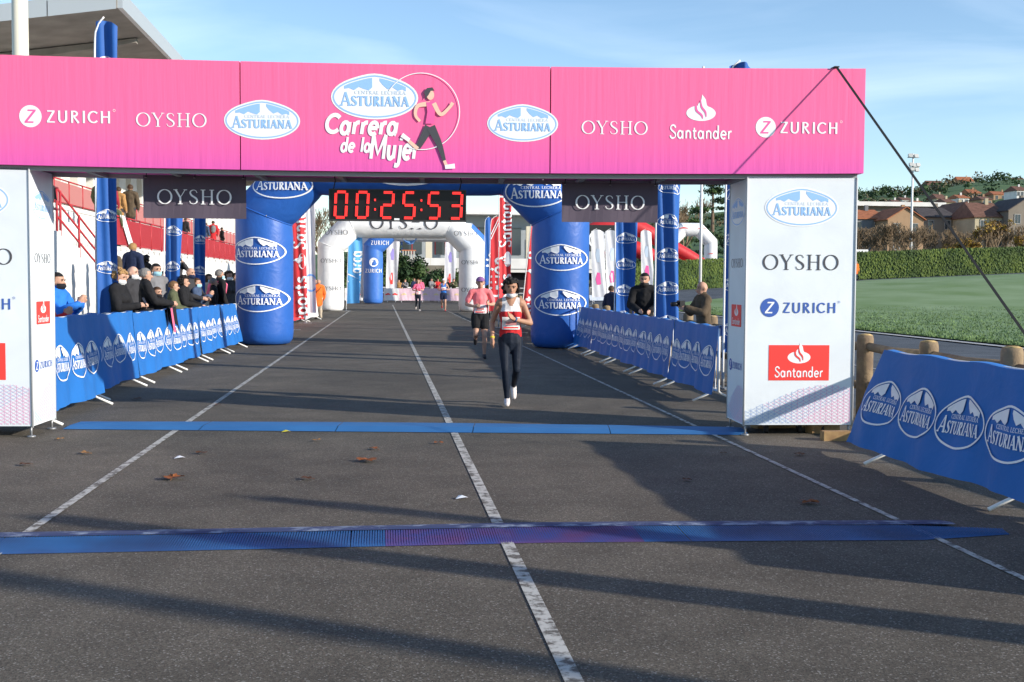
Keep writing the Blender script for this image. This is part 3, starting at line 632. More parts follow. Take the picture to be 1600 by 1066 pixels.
eb, h1 = arch('blue inflatable arch with white oval logos behind the pink gate', ol, orr, 4.42, r1, 1.15, [IB]*5,
    [(LOGO_B, -hh-.02, az(398, 29), .66, 0), (LOGO_B, -hh+.03, az(470, 29), .66, 0), (LOGO_B, -hh+.62, az(295, 29), .76, 1),
     (LOGO_B, 0, 4.55, 1.3, 2), (LOGO_B, hh-.55, az(303, 28), .76, 3), (LOGO_B, hh+.05, az(405, 28), .62, 4), (LOGO_B, hh+.03, az(474, 28), .62, 4)])
b = MB(); p0 = atY(416, 337, ol.y-.7); p1 = G(345, 500); b.tube([p0, p0+(p1-p0)*.5-Vector((0, 0, .03)), p1], .012, mat('rope', (.55, .42, .22), .8), 5); tag(b.build('guy_rope'), 'tan guy rope running from the blue arch pillar down behind the barriers', 'rope')
OYD = oysho(DARK); wl, wr = G(517, 486), G(737, 487); hw = (wr-wl).length/2; Yw = 64
arch('white inflatable arch with dark lettering beyond the blue arch', wl, wr, az(358, Yw), .70, 1.15, [IW]*5,
    [(OYD, -hw+.06, az(412, Yw), .82, 0), (OYD, -hw+.06, az(453, Yw), .82, 0), (OYD, -hw+.35, az(370, Yw), .95, 1), (OYD, .15, az(355, Yw)+.02, 2.75, 2), (OYD, hw-.35, az(370, Yw), .95, 3), (OYD, hw-.03, az(413, Yw), .82, 4), (OYD, hw-.03, az(454, Yw), .82, 4)])
ZW = zurich(WHT, IZ); zl = G(583, 474.5); zr = Vector((zl.x+8.0, zl.y+.5, 0)); hz_ = 4.0; Yz = zl.y
ZC = Art().art(ZW, .3, 0, 1); DISC = Art().ellipse(0, 0, .5, .5, BLU, 0)
arch('blue and white inflatable arch beyond the white arch', zl, zr, 5.15, .70, 1.2, [IZ, IZ, IW, IZ, IZ],
    [(Art().text('ZURICH', 0, 0, .3, WHT, 1, width=1.3, T=.17, t=.11, serif=False, gap=.13), -hz_, az(426, Yz), .9, 0), (Art().art(zurich(WHT, IZ), 1.24, 0, 2), -hz_+.0, az(413, Yz)-0, .01, 0),
     (Art().ellipse(0, 0, .32, .32, WHT, 0, n=24), -hz_, az(413, Yz), 1, 0), (Art().text('Z', 0, 0, .34, IZ, 2, T=.17, t=.12, serif=False), -hz_, az(413, Yz), 1, 0), (Art().text('ZURICH', 0, 0, .3, WHT, 1, width=1.3, T=.17, t=.11, serif=False, gap=.13), -hz_+.45, az(383, Yz), 1, 1), (DISC, -1.4, 4.75, 1, 2)])
# white arch beside the lawn and the red inflatable tube
q0 = atY(1047, 408, 112); q1 = atY(1110, 408, 112); q0.z = q1.z = terr(q0.x, 112)-.3
tz = CAMZ+(442-357)*112/1800-q0.z
SW = Art().stroke(sm([(-.5, -.05, .05), (0, .06, .12), (.5, .0, .05)]), REDP, 1)
ea, ha = arch('white inflatable arch with small red marks behind the hedge', q0, q1, tz, .66, 1.25, [IW]*5, [(SW, -.9, tz+.1, .9, 2), (SW, 1.0, tz+.1, .9, 2), (SW, 1.9, tz-2.4, .6, 4)])
rb = MB(); Yr = 106
pts = [atY(895, 385, Yr), atY(930, 362, Yr), atY(970, 352, Yr), atY(1000, 358, Yr), atY(1035, 378, Yr), atY(1075, 400, Yr), atY(1100, 415, Yr), atY(1112, 428, Yr)]
pts = [Vector(p) for p in crom(pts, 5)]
rb.tube(pts, [1.0-.55*(i/len(pts)) for i in range(len(pts))], IR, 14)
rt = empty('inflatable_slide', pts[-1][:], 0, 'red inflatable tube slanting down behind the hedge', 'inflatable'); o = rb.build('tube', rt); o.matrix_parent_inverse = Matrix.Translation(-pts[-1])
b2 = MB(); b2.tube([p-Vector((0, 0, 2.0)) for p in pts[6:-6]], .75, IR, 12); o = b2.build('lower_tube', rt); o.matrix_parent_inverse = Matrix.Translation(-pts[-1])
# ---------------------------------------------------------------- flags
FB = clothmat('flag_blue', (.025, .11, .38), .3, 2, .6); FR = clothmat('flag_red', (.66, .05, .06), .3, 2); FWH = clothmat('flag_white', (.70, .70, .74), .3, 2); FSK = clothmat('flag_sky_blue', (.10, .36, .72), .3, 2)
def flag(loc, H, W, cloth, label, group, arts=(), z0=.55, lean=(0, 0), curve=True, rz=0, fold=.05, taper=0, cat='flag'):
    e = empty('feather_flag', loc, rz, label, cat, group); lx, ly_ = lean
    P = lambda z: Vector((lx*z, ly_*z, z))
    b = MB(); pp = [P(0), P(H*.5), P(H*.9), P(H*.97)+Vector((W*.12, 0, 0)), P(H)+Vector((W*.42, 0, 0))] if curve else [P(0), P(H*.5), P(H)]
    b.tube([Vector(p) for p in crom(pp, 4)], .016, WHITE_M, 6); b.build('pole', e)
    b = MB(); b.box((0, 0, .01), (.5, .09, .02), STEEL); b.box((0, 0, .012), (.09, .5, .02), STEEL); b.tube([(0, 0, .01), (0, 0, .25)], .024, STEEL, 8); b.build('cross_base', e)
    sd = random.uniform(0, 9)
    def S(u, v, l=0):                            # u 0..1 across, v 0..1 up
        ww = W*(1-taper*(1-v)); top = H-.03
        if curve: top = H-.02-.16*W*(1-u)**2-(.55*W*max(0, u-.35)**1.6)
        z = z0+(top-z0)*v; p = P(z)
        f = fold*math.sin(u*5.5+sd+v*2.1)*(.35+.65*u)+.5*fold*math.sin(u*11+v*5+sd)
        return (p.x+.02+ww*u*(1-.10*abs(math.sin(v*2+sd))), p.y+f-l, z+.03*math.sin(v*7+sd)*u)
    nx, nz = 12, 40; V = [S(i/nx, j/nz) for j in range(nz+1) for i in range(nx+1)]
    Fc = [(j*(nx+1)+i, j*(nx+1)+i+1, (j+1)*(nx+1)+i+1, (j+1)*(nx+1)+i) for j in range(nz) for i in range(nx)]
    b = MB(); b.add(V, Fc, cloth, True); c = b.build('sail', e)
    for A, u, v, sc, rot in arts:
        hgt = H-z0
        link('logo', Art().art(A, 0, 0, sc, rot).mesh('logo', lambda x, y, l: S(min(1.02, max(-.02, u+x/W)), min(1, max(0, v+y/hgt)), l), .012), c)
    return e
def stack(n, sc): return [(LOGO_B, .5, (i+.5)/n*.95, sc, 0) for i in range(n)]
fg = 'tall blue feather flags along the barriers'
fl = atX(151, 500, -4.75)
flag((fl.x, fl.y, 0), 1.6+(442-50)*fl.y/1800, .36, FB, 'tall blue feather flag rising above the pink beam beside the grandstand stairs', fg, stack(6, .2), lean=(.004, 0), fold=.05)
for px, Xb, H, ln, lb in ((254, -4.85, 4.9, (.022, 0), 'blue feather flag leaning over the man in a light blue mask'), (304, -4.9, 4.8, (.0, 0), 'blue feather flag in front of the red railing next to the leaning flag')):
    p = atX(px, 500, Xb); flag((p.x, p.y, 0), H, .46 if px < 300 else .38, FB, lb, fg, stack(5, .22), lean=ln, fold=.07, z0=.7, taper=.35)
for px, Xb, H, lb in ((960, 5.15, 4.3, 'blue feather flag beside the man with a dark hooded jacket'), (1023, 4.88, 4.55, 'blue feather flag beside the bearded man leaning on the barrier'), (1131, 5.1, 4.95, 'blue feather flag standing close behind the white tower and the photographer')):
    p = atX(px, 500, Xb); flag((p.x, p.y, 0), H, .52 if px < 1100 else .45, FB, lb, fg, stack(6, .25), fold=.10, taper=.15)
SPT = Art().text('sports Santander', 0, 0, 1, WHT, 1, width=4.6, T=.15, lower=True); SPT = Art().art(SPT, 0, 0, 1)
rg = 'red feather flags beside the arches'
for X, Y, H, lb in ((6.3, 2.7, 3.6, 'unseen blue feather flag added to shade the road before the lone barrier'), (6.7, 3.9, 3.2, 'second unseen blue feather flag added to shade the road before the lone barrier'), (7.6, .4, 5.2, 'tallest unseen blue feather flag added to shade the road before the gate')):
    flag((X, Y, 0), H, .5, FB, lb, fg, stack(5, .24), fold=.06)  # unseen flags, added beside the road to cast the foreground shadow bands
def rflag(px, Y, W, H, lab, cloth=None, art=None, lean=(0, 0), curve=False, g=rg, z0=.4):
    p = atY(px, 470, Y); flag((p.x, Y, 0), H, W, cloth or FR, lab, g, [(art or SANT_V, .5, .52, 1, PI/2)], lean=lean, fold=.05, curve=curve, z0=z0)
def vtext(s, wd, h, m=None, lower=True): return Art().text(s, 0, 0, h, m or WHT, 1, width=wd, T=.15, lower=lower)
SANT_V = Art().art(vtext('Santander', 2.3, .5), 1.0, 0, 1).art(flame(WHT, REDP), -.55, -.1, 1.1).art(vtext('sports', 1.5, .5), -1.8, 0, 1)
rflag(457, 38, .5, 5.0, 'red flag with white lettering rising behind the blue arch pillar', lean=(-.012, 0))
SV2 = Art().art(SANT_V, 0, 0, 1)
rflag(779, 40, .44, 5.3, 'tall straight red flag with white lettering beside the white arch'); rflag(812, 36, .42, 4.4, 'red flag leaning outwards beside the blue arch pillar', lean=(.10, 0))
rflag(763, 47, .6, 4.3, 'wide red flag with a white plant mark next to the running man', art=Art().art(vtext('Gijón', 1.7, .7), -.6, 0, 1).stroke([(1.0, -.3, .06), (1.6, 0, .06), (1.0, .3, .06)], WHT, 1).stroke([(1.2, -.3, .06), (1.8, 0, .06), (1.2, .3, .06)], WHT, 1), curve=True, lean=(.02, 0))
rflag(757, 58, .5, 4.9, 'narrow blue feather flag behind the wide red flag', FB, vtext('Me', .7, .4), curve=True, g='small flags by the arches')
rflag(541, 62, .75, 4.2, 'bright blue flag with white script beside the white arch', FSK, vtext('Marca', 1.7, .7), lean=(.03, 0), g='small flags by the arches')
rflag(477, 44, .4, 4.9, 'narrow white flag with a blue ring behind the red flag', FWH, Art().ring(-1.2, 0, .3, .25, .06, BLU, 1), g='small flags by the arches')
for px, Y, lab in ((563, 84, 'white and red feather flag behind the blue and white arch'), (602, 90, 'white feather flag with red marks beside the mid blue pillar'), (693, 98, 'white and pink feather flag behind the runner in blue')):
    rflag(px, Y, .95, 5.2, lab, FWH, Art().stroke([(-1.5, 0, .2), (-1, .05, .3), (-.6, 0, .1)], REDP, 1).stroke([(.4, 0, .2), (.9, .05, .3), (1.3, 0, .1)], mat('print_violet', (.35, .30, .7), .5), 1), curve=True, lean=(.03, 0), g='far white flags')
for px, Y, lab in ((926, 74, 'white feather flag with pink letters left of the hedge'), (948, 78, 'narrow white feather flag beside the dark festival banner'), (1003, 90, 'white feather flag in front of the red inflatable tube')):
    p = atY(px, 440, Y); z = terr(p.x, Y); flag((p.x, Y, z), CAMZ+(442-357)*Y/1800-z, .95, FWH, lab, 'far white flags', [(Art().stroke([(-1.4, 0, .3), (-1, .05, .35), (-.6, 0, .2)], PINKP, 1).stroke([(.1, 0, .2), (.6, .05, .3), (1.0, 0, .2)], PALE, 1), .5, .5, 1, PI/2)], lean=(-.03, 0))
# dark festival banner
p0, p1 = atY(912, 393, 82), atY(968, 352, 82); hb = empty('dark_banner', (p0.x, 82, terr(p0.x, 82)), 0, 'black banner with white script lettering on two posts behind the flags', 'banner')
b = MB(); zc = terr(p0.x, 82); b.box(((p1.x-p0.x)/2, 0, (p0.z+p1.z)/2-zc), (p1.x-p0.x, .06, p1.z-p0.z), mat('black_cloth', (.02, .022, .025), .7)); b.build('cloth', hb)
link('lettering', Art().art(vtext('Gijón', 2.2, 1.1), 0, 0, 1).mesh('lettering', lambda u, v, l: ((p1.x-p0.x)/2+.15+u, -.035-l, (p0.z+p1.z)/2-zc-.1+v), .006), hb)
for x in (.05, p1.x-p0.x-.05): b = MB(); b.tube([(x, .08, 0), (x, .08, p1.z-zc)], .05, STEEL, 6); b.build('post', hb)
# far barriers across the bend
fb = 'far barriers across the road'
for i, (xa, xb, cl) in enumerate(((540, 566, WCLOTH), (600, 622, WCLOTH), (622, 655, PKCLOTH), (655, 690, PKCLOTH), (690, 722, PKCLOTH), (730, 757, PKCLOTH))):
    A_, B_ = G(xa, 474.5), G(xb, 473.5); A_.y = B_.y = 88+i*.3; A_.x = (xa-603)/1800*88; B_.x = (xb-603)/1800*88
    art = Art().stroke(sm([(-.5, 0, .1), (0, .12, .25), (.5, 0, .1)]), REDP if cl is WCLOTH else mat('print_yellow', (.7, .55, .3), .5), 1)
    barrier(A_, B_, ('white' if cl is WCLOTH else 'pale pink')+' covered crowd barrier closing the road beyond the arches', fb, cl, art, 2, bars=False, lw=.4)
barrier((-4.1, 38, 0), (-3.75, 41.5, 0), 'red covered crowd barrier just past the blue arch pillar', 'barriers past the blue arch', RCLOTH, vtext('Santander', 1.6, .35), 2, lw=.6)
barrier((-3.72, 41.6, 0), (-3.3, 45.2, 0), 'red covered crowd barrier next to the man in orange', 'barriers past the blue arch', RCLOTH, vtext('Santander', 1.6, .35), 2, lw=.6)
barrier((-3.27, 45.3, 0), (-2.95, 48.6, 0), 'white covered crowd barrier next to the man in orange', 'barriers past the blue arch', WCLOTH, Art().ring(0, 0, .4, .3, .08, BLU, 1), 2, lw=.6)
barrier((4.9, 36, 0), (4.55, 32.8, 0), 'red covered crowd barrier behind the running woman', 'barriers past the blue arch', RCLOTH, vtext('Santander', 1.6, .35), 2, lw=.6)
barrier((4.5, 32.6, 0), (4.35, 29.8, 0), 'white covered crowd barrier touching the blue arch pillar', 'barriers past the blue arch', WCLOTH, Art().stroke(sm([(-.5, -.05, .06), (0, .08, .16), (.5, .0, .06)]), PALE, 1), 2, lw=.6)
barrier((4.95, 40, 0), (4.9, 36.4, 0), 'red covered crowd barrier under the tall red flags', 'barriers past the blue arch', RCLOTH, vtext('Santander', 1.6, .35), 2, lw=.6)
p = atY(921, 460, 80); q = atY(951, 461, 82)
barrier((p.x, 80, terr(p.x, 80)), (q.x, 81, terr(q.x, 81)), 'bare white metal crowd barrier on the track before the hedge', None, clothmat('mesh_net', (.35, .4, .5), .1), None, top=.5)
# ---------------------------------------------------------------- wooden fence
WOOD = mat('weathered_log', (.30, .22, .13), .9, c2=(.17, .12, .08), vscale=6, bump=.5, bscale=25); WTOP = mat('cut_wood', (.48, .34, .15), .8, var=.3, vscale=12)
fe = empty('wooden_fence', (5.6, 8, 0), 0, 'low round-log fence between the road and the track', 'fence')
for i in range(34):
    y = i*1.6-4.6; h = 1.03+random.uniform(-.03, .03); b = MB(); b.lathe([(.095, -.02), (.098, h-.06), (.088, h-.015)], WOOD, 10, (0, y, 0)); b.lathe([(.088, h-.015), (.05, h), (.0, h+.003)], WTOP, 10, (0, y, 0)); b.build('post', fe)
    for z in (.40, .86):
        b = MB(); b.tube([(.02, y+.0, z+random.uniform(-.015, .015)), (.02+random.uniform(-.02, .02), y+.8, z-.01), (.02, y+1.6, z+random.uniform(-.015, .015))], .052, WOOD, 7); b.build('rail', fe)
# wood blocks under the tower, leaves, litter
for px, py, L, a in ((1228, 668, .5, .1), (1285, 676, .35, .25), (1318, 688, .45, -.05), (1195, 668, .3, .4)):
    p = G(px, py); b = MB(); b.box((0, 0, .045), (L, .13, .09), mat('timber', (.42, .27, .12), .8, c2=(.25, .15, .07), vscale=9)); b.box((0, .0, .093), (L*.98, .11, .006), MATS['timber'])
    tag(b.build('timber_block', None, p, (0, 0, a)), 'short sawn timber block lying under the white tower', 'timber block', 'timber blocks under the tower')
LEAF = [mat('leaf_brown', (.22, .07, .02), .8, var=.4, vscale=30), mat('leaf_tan', (.30, .15, .05), .8, var=.4, vscale=30), mat('leaf_dark', (.09, .04, .02), .8)]
def leaf(p, s, m, rz, group, label):
    pts = []
    for k in range(20):
        a = 2*PI*k/20; rr = s*(.55+.45*abs(math.cos(a*2.5)))*(1 if k else .3); pts.append((rr*math.cos(a), rr*math.sin(a), .012+.35*s*abs(math.sin(a*1.5+rz))*.6+random.uniform(0, .006)))
    b = MB(); b.add([(0, 0, .02)]+pts, [(0, i+1, (i+1) % 20+1) for i in range(20)], m); b.tube([(0, 0, .018), (-s*1.25, .01, .012)], .002, m, 4)
    return tag(b.build('fallen_leaf', None, p, (0, 0, rz)), label, 'leaf', group)
for px, py, s, k in ((270, 749, .085, 0), (572, 722, .085, 0), (478, 750, .05, 2), (495, 690, .04, 1), (132, 710, .05, 1), (585, 703, .05, 0), (685, 694, .045, 0), (315, 710, .05, 2), (1265, 788, .062, 0), (1072, 752, .035, 2), (1250, 712, .05, 2), (38, 728, .05, 2), (1130, 710, .03, 2), (95, 688, .04, 1), (215, 625, .06, 2), (340, 634, .05, 2)):
    leaf(G(px, py), s*1.15, LEAF[k], random.uniform(0, 6), 'fallen leaves on the road', ('rusty orange', 'tan', 'dark brown')[k]+' fallen leaf lying on the asphalt')
for i in range(70):
    X = random.uniform(4.9, 6.3); Y = random.uniform(6.5, 17); leaf(Vector((X, Y, .012)), random.uniform(.04, .075), LEAF[i % 3], random.uniform(0, 6), 'fallen leaves along the fence', 'withered fallen leaf on the dirt below the log fence')
for px, py, m, lb in ((281, 717, WHT, 'crumpled white paper scrap on the road'), (447, 676, mat('yellow_scrap', (.7, .6, .05), .6), 'small yellow scrap on the road'), (722, 780, WHT, 'thin white plastic strip lying by the centre line')):
    p = G(px, py); b = MB(); s = .05
    b.add([(-s, -.02, .006), (s*.6, -.03, .02), (s, .02, .008), (-s*.5, .03, .022), (0, 0, .03)], [(0, 1, 4), (1, 2, 4), (2, 3, 4), (3, 0, 4)], m); tag(b.build('paper_scrap', None, p), lb, 'litter')
# ---------------------------------------------------------------- grandstand
WALL = mat('white_render', (.74, .73, .70), .8, var=.10, vscale=.8, bump=.15, bscale=8); REDM = mat('red_paint', (.42, .035, .045), .5); REDMESH = mat('red_mesh', (.42, .17, .16), .7)
CONC = mat('roof_concrete', (.30, .28, .25), .85, var=.2, vscale=1.2); GUT = mat('zinc_gutter', (.50, .53, .54), .45, .5, .4); SHADE = mat('back_wall_shade', (.36, .32, .26), .9, var=.15, vscale=.5)  # tan of the back wall holds the shade between the white columns
gs = empty('grandstand', (-8.8, 26, 0), 0, 'white concrete grandstand with red railings and a cantilever roof', 'grandstand')
def gp(name, fn):
    b = MB(); fn(b); o = b.build(name, gs); o.matrix_parent_inverse = Matrix.Translation((8.8, -26, 0)); return o
gp('front_wall', lambda b: b.box((-9.0, 76, 1.4), (.4, 100, 2.55), WALL))
gp('lower_deck', lambda b: b.box((-10.9, 76, 2.62), (4.2, 100.4, .16), WALL))
gp('tier_wall', lambda b: b.box((-12.2, 80, 3.5), (.3, 92, 1.6), WALL))
gp('upper_deck', lambda b: b.box((-14.2, 80, 4.3), (4.4, 92.4, .16), WALL))
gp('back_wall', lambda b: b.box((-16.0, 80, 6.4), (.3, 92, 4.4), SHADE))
for i in range(30): gp('column', lambda b: b.box((-15.4, 36+i*3.0, 6.5), (.5, 1.55, 4.25), WALL))
for i in range(5): gp('seat_step', lambda b: b.box((-12.6-i*.55, 80, 4.42+i*.2), (.55, 90, .2+.0*i), WALL))
def roof(b):
    V = []
    for y in (36, 96):
        V += [(-8.0, y, 9.72), (-18, y, 8.3), (-18, y, 8.75), (-8.0, y, 10.17)]
    b.add(V, [(0, 1, 2, 3), (4, 7, 6, 5), (0, 4, 5, 1), (2, 6, 7, 3), (1, 5, 6, 2), (0, 3, 7, 4)], CONC)
rf_ = gp('roof', roof)
def sub(name, parent, fn):
    b = MB(); fn(b); return b.build(name, parent)
for k in range(6): sub('gutter', rf_, lambda b: b.box((-7.93, 41+k*10, 9.97), (.16, 9.97, .5), GUT))
for k in range(5):
    x0 = -8.02-k*2; sub('fascia_sheet', rf_, lambda b: b.add([(x0, 35.93, 9.68-k*.285), (x0-1.97, 35.93, 9.68-(k+1)*.285), (x0-1.97, 35.93, 10.18-(k+1)*.285), (x0, 35.93, 10.20-k*.285)], [(0, 1, 2, 3)], GUT))
for k in range(8): sub('roof_beam', rf_, lambda b: b.add([(-8.3, 40+k*7.5, 9.64), (-17.5, 40+k*7.5, 8.34), (-17.5, 40+k*7.5, 7.9), (-8.3, 40+k*7.5, 9.5), (-8.3, 40.3+k*7.5, 9.64), (-17.5, 40.3+k*7.5, 8.34), (-17.5, 40.3+k*7.5, 7.9), (-8.3, 40.3+k*7.5, 9.5)], [(0, 3, 2, 1), (4, 5, 6, 7), (3, 7, 6, 2), (0, 4, 7, 3)], CONC))
sub('loudspeaker', rf_, lambda b: (b.box((-8.4, 36.6, 10.5), (.35, .3, .5), mat('speaker_grey', (.12, .12, .13), .6), .4, .3), b.box((-8.05, 36.5, 10.55), (.3, .25, .45), MATS['speaker_grey'], -.5, -.4), b.tube([(-8.2, 36.6, 10.0), (-8.2, 36.6, 10.65)], .03, STEEL, 6)))
def rail(X, y0, y1, z, h, nm, meshy):
    n = int((y1-y0)/2.0)
    for i in range(n):
        ya = y0+i*2.0; b = MB(); b.tube([(X, ya, z), (X, ya, z+h)], .03, REDM, 6); b.tube([(X, ya, z+h), (X, ya+2.0, z+h)], .03, REDM, 6); b.tube([(X, ya, z+.1), (X, ya+2, z+.1)], .02, REDM, 5)
        if meshy: b.box((X-.01, ya+1.0, z+h/2), (.02, 1.92, h-.16), REDMESH)
        else:
            for k in range(1, 12): b.box((X, ya+k*2/12, z+h/2), (.03, .075, h-.12), REDM)
        o = b.build(nm, gs); o.matrix_parent_inverse = Matrix.Translation((8.8, -26, 0))
rail(-8.85, 39, 126, 2.7, 1.0, 'railing_panel', False); rail(-12.1, 34, 126, 4.38, .95, 'mesh_railing_panel', True)
# stairs down in front of the wall
NS = 14
for i in range(NS): gp('stair_step', lambda b: b.box((-8.2, 28.3+i*.62, (2.66-i*.178)/2+.08), (1.2, .62, 2.66-i*.178), WALL))
gp('stair_landing', lambda b: b.box((-8.2, 24.5, 1.42), (1.2, 7.0, 2.6), WALL))
for dz in (.35, .68, 1.0): gp('handrail', lambda b: b.tube([(-7.62, 28.0, 2.7+dz), (-7.62, 36.6, .22+dz)], .028, REDM, 6))
for k in range(6): gp('handrail_post', lambda b: b.tube([(-7.62, 28.2+k*1.65, 2.62-k*.476), (-7.62, 28.2+k*1.65, 3.68-k*.476)], .03, REDM, 6))
for dz in (.5, 1.0): gp('handrail', lambda b: b.tube([(-7.62, 21.2, 2.72+dz), (-7.62, 28.0, 2.72+dz)], .026, REDM, 6))
for k in range(4): gp('handrail_post', lambda b: b.tube([(-7.62, 21.3+k*2.2, 2.7), (-7.62, 21.3+k*2.2, 3.72)], .028, REDM, 6))
gp('banner_strip', lambda b: b.add([(-8.79, 39.6, 3.75), (-8.79, 40.3, 3.75), (-8.78, 42.3, 2.3), (-8.78, 41.5, 2.3)], [(0, 1, 2, 3)], WHT))
# small jacket hung on the landing rail
def drape(name, loc, L, drop, m, label, cat, rz=0, back=.3):
    sd = random.uniform(0, 9); nu, nv = 16, 18; V = []
    for j_ in range(nv+1):
        t = j_/nv; s = t*(back+drop)
        for i_ in range(nu+1):
            u = i_/nu; x = (u-.5)*L*(1-.25*max(0, t-.5)); low = drop*(.72+.28*math.sin(u*5+sd)); rip = .03*math.sin(u*13+sd)+.02*math.sin(u*27+2*sd)
            if s < back: V.append((x, .04+rip*.4, -(back-s)))
            else: f = (s-back)/drop; V.append((x, -.045-rip*f-.05*f, .025*math.sin(PI*min(1, f*3))*0+.03-low*f))
    b = MB(); b.add(V, [(j_*(nu+1)+i_, j_*(nu+1)+i_+1, (j_+1)*(nu+1)+i_+1, (j_+1)*(nu+1)+i_) for j_ in range(nv) for i_ in range(nu)], m, True); o = tag(b.build(name, None, loc, (0, 0, rz)), label, cat)
    return o
mat('black_fabric', (.02, .02, .022), .8)
drape('hanging_jacket', (-7.62, 27.2, 3.74), .75, .75, MATS['black_fabric'], 'black jacket hung over the red landing rail', 'jacket', PI/2)
# cream mast
b = MB(); p = atY(37, 400, 21); b.tube([(0, 0, 0), (0, 0, 9.5)], [.15, .125], mat('cream_paint', (.72, .68, .55), .5), 14); o = b.build('mast_tube'); e_ = empty('cream_mast', (p.x, 21, 0), 0, 'thick cream painted mast rising beside the grandstand roof', 'mast'); o.parent = e_
b = MB(); b.lathe([(.26, 0), (.26, .03), (.17, .06)], STEEL, 12); b.build('base_plate', e_)
# low building and wall far behind the arches
def win(b, x, y, z, w_, h_, m): b.box((x, y, z), (w_, .06, h_), m)
GLS = mat('window_glass', (.04, .055, .07), .12, .6)
bd = empty('pavilion', (9, 135, 0), 0, 'long pale pavilion with columns and a terrace beyond the far barriers', 'building')
def bp_(name, fn, par=None): b = MB(); fn(b); return b.build(name, par or bd)
PAVW = mat('pavilion_wall', (.33, .37, .40), .8, var=.15, vscale=.4)
wl_ = bp_('wall', lambda b: b.box((4, 5, 4.9), (26, 8, 9.0), PAVW)); bp_('roof', lambda b: b.box((4, 4, 9.56), (27, 11, .3), WALL))
bp_('terrace', lambda b: b.box((4, -1.2, 2.9), (26, 4.4, .4), WALL)); 
for k in range(6): bp_('parapet_panel', lambda b: b.box((-6+k*4, -3.5, 3.7), (3.96, .15, 1.15), WALL))
for k in range(7): bp_('column', lambda b: b.box((-8+k*3.9, -1.0, 5.6), (.75, .6, 5.0), mat('cream_column', (.66, .60, .46), .8)))
bp_('undercroft_shade', lambda b: b.box((4, -.6, 1.3), (25.5, 3.0, 2.7), mat('recess_shade', (.03, .03, .035), .9)))  # near-black box: the shade below the terrace is put into its colour
for k in range(6):
    x = -6+k*3.9; f_ = bp_('window', lambda b: b.box((x, .93, 6.4), (2.3, .10, 3.2), GLS)); sub('frame', f_, lambda b: (b.box((x, .86, 6.4), (.09, .05, 3.2), REDM), b.box((x-1.2, .86, 6.4), (.12, .06, 3.3), REDM if k % 2 else MATS['print_navy'])))
def slatfence(x0, x1, Y, z, h, label):
    e = empty('slat_fence', (x0, Y, z), 0, label, 'fence')
    b = MB(); b.box(((x1-x0)/2, 0, h), (x1-x0, .08, .10), mat('orange_rail', (.5, .16, .07), .6)); b.build('top_rail', e)
    n = int((x1-x0)/.28)
    for i in range(n): b = MB(); b.box((.14+i*.28, 0, h/2), (.13, .05, h-.1), mat('pale_slat', (.55, .53, .46), .8)); b.build('slat', e)
p0, p1 = atY(606, 408, 118), atY(650, 408, 118); slatfence(p0.x, p1.x, 118, p0.z-.4, 1.5, 'pale slatted fence with an orange rail above the shrubs')
bk = empty('bank', (0, 0, 0)); bpy.data.objects.remove(bk)
b = MB(); b.box((1.5, 119, 1.6), (9, 3, 3.3), mat('retaining_wall', (.20, .18, .14), .9, var=.3, vscale=1)); tag(b.build('retaining_wall'), 'dark retaining wall below the pale slatted fence', 'wall')
# white rails beyond the road
for i, (xa, xb, Y) in enumerate(((-3, 3.0, 103), (3.2, 9, 103), (9.2, 16, 101))):
    e_ = empty('rail_fence', (xa, Y, 0), 0, 'white two-bar rail fence behind the far spectators', 'fence', 'white rail fences'); L = xb-xa
    for z in (.6, 1.05): b = MB(); b.tube([(0, 0, z), (L, 0, z)], .05, WHITE_M, 6); b.build('rail', e_)
    for k in range(4): b = MB(); b.tube([(L*k/3, 0, 0), (L*k/3, 0, 1.1)], .05, WHITE_M, 6); b.build('post', e_)
# ---------------------------------------------------------------- vegetation
def leaves(b, c, rad, n, s, m, shell=.5, zsq=1):
    c = Vector(c)
    for i in range(n):
        d = Vector((random.gauss(0, 1), random.gauss(0, 1), random.gauss(0, 1))).normalized(); k = (shell+(1-shell)*random.random())
        p = c+Vector((d.x*rad[0], d.y*rad[1], d.z*rad[2]))*k; u = Vector((random.uniform(-1, 1), random.uniform(-1, 1), random.uniform(-1, 1))).normalized(); v = u.cross(d+Vector((.01, .02, .3))).normalized(); q = s*random.uniform(.6, 1.3)
        b.add([p-u*q, p+v*q*.6, p+u*q, p-v*q*.6], [(0, 1, 2, 3)], m)
MINR = .03
def branch(b, p, d, L, r, dep, m, tips, up=.15, spread=.6):
    n = 3; pts = [p]; rs = [r]
    for i in range(n):
        d = (d+Vector((random.uniform(-.16, .16), random.uniform(-.16, .16), random.uniform(-.05, .16)+up*.3))).normalized(); pts.append(pts[-1]+d*L/n); rs.append(max(MINR, r*(1-.45*(i+1)/n)))
    b.tube(pts, rs, m, 6 if dep > 3 else 3, False)
    if dep == 0: tips.append(pts[-1]); return
    for k in range(3 if dep > 1 else 4):
        t = random.uniform(.45, 1); base = pts[1+int(t*2)] if t < .99 else pts[-1]; a = random.uniform(0, 6.28); s = Vector((math.cos(a), math.sin(a), random.uniform(0, .5)))*spread
        branch(b, base, (d+s).normalized(), L*random.uniform(.55, .8), max(MINR, r*.5), dep-1, m, tips, up, spread)
BARK = mat('bark', (.16, .115, .08), .9, var=.3, vscale=3); TWIG = mat('twig', (.20, .145, .09), .9)
YEL = [mat('leaf_yellow', (.42, .27, .035), .7, var=.4, vscale=2), mat('leaf_ochre', (.28, .16, .03), .7, var=.4, vscale=2)]
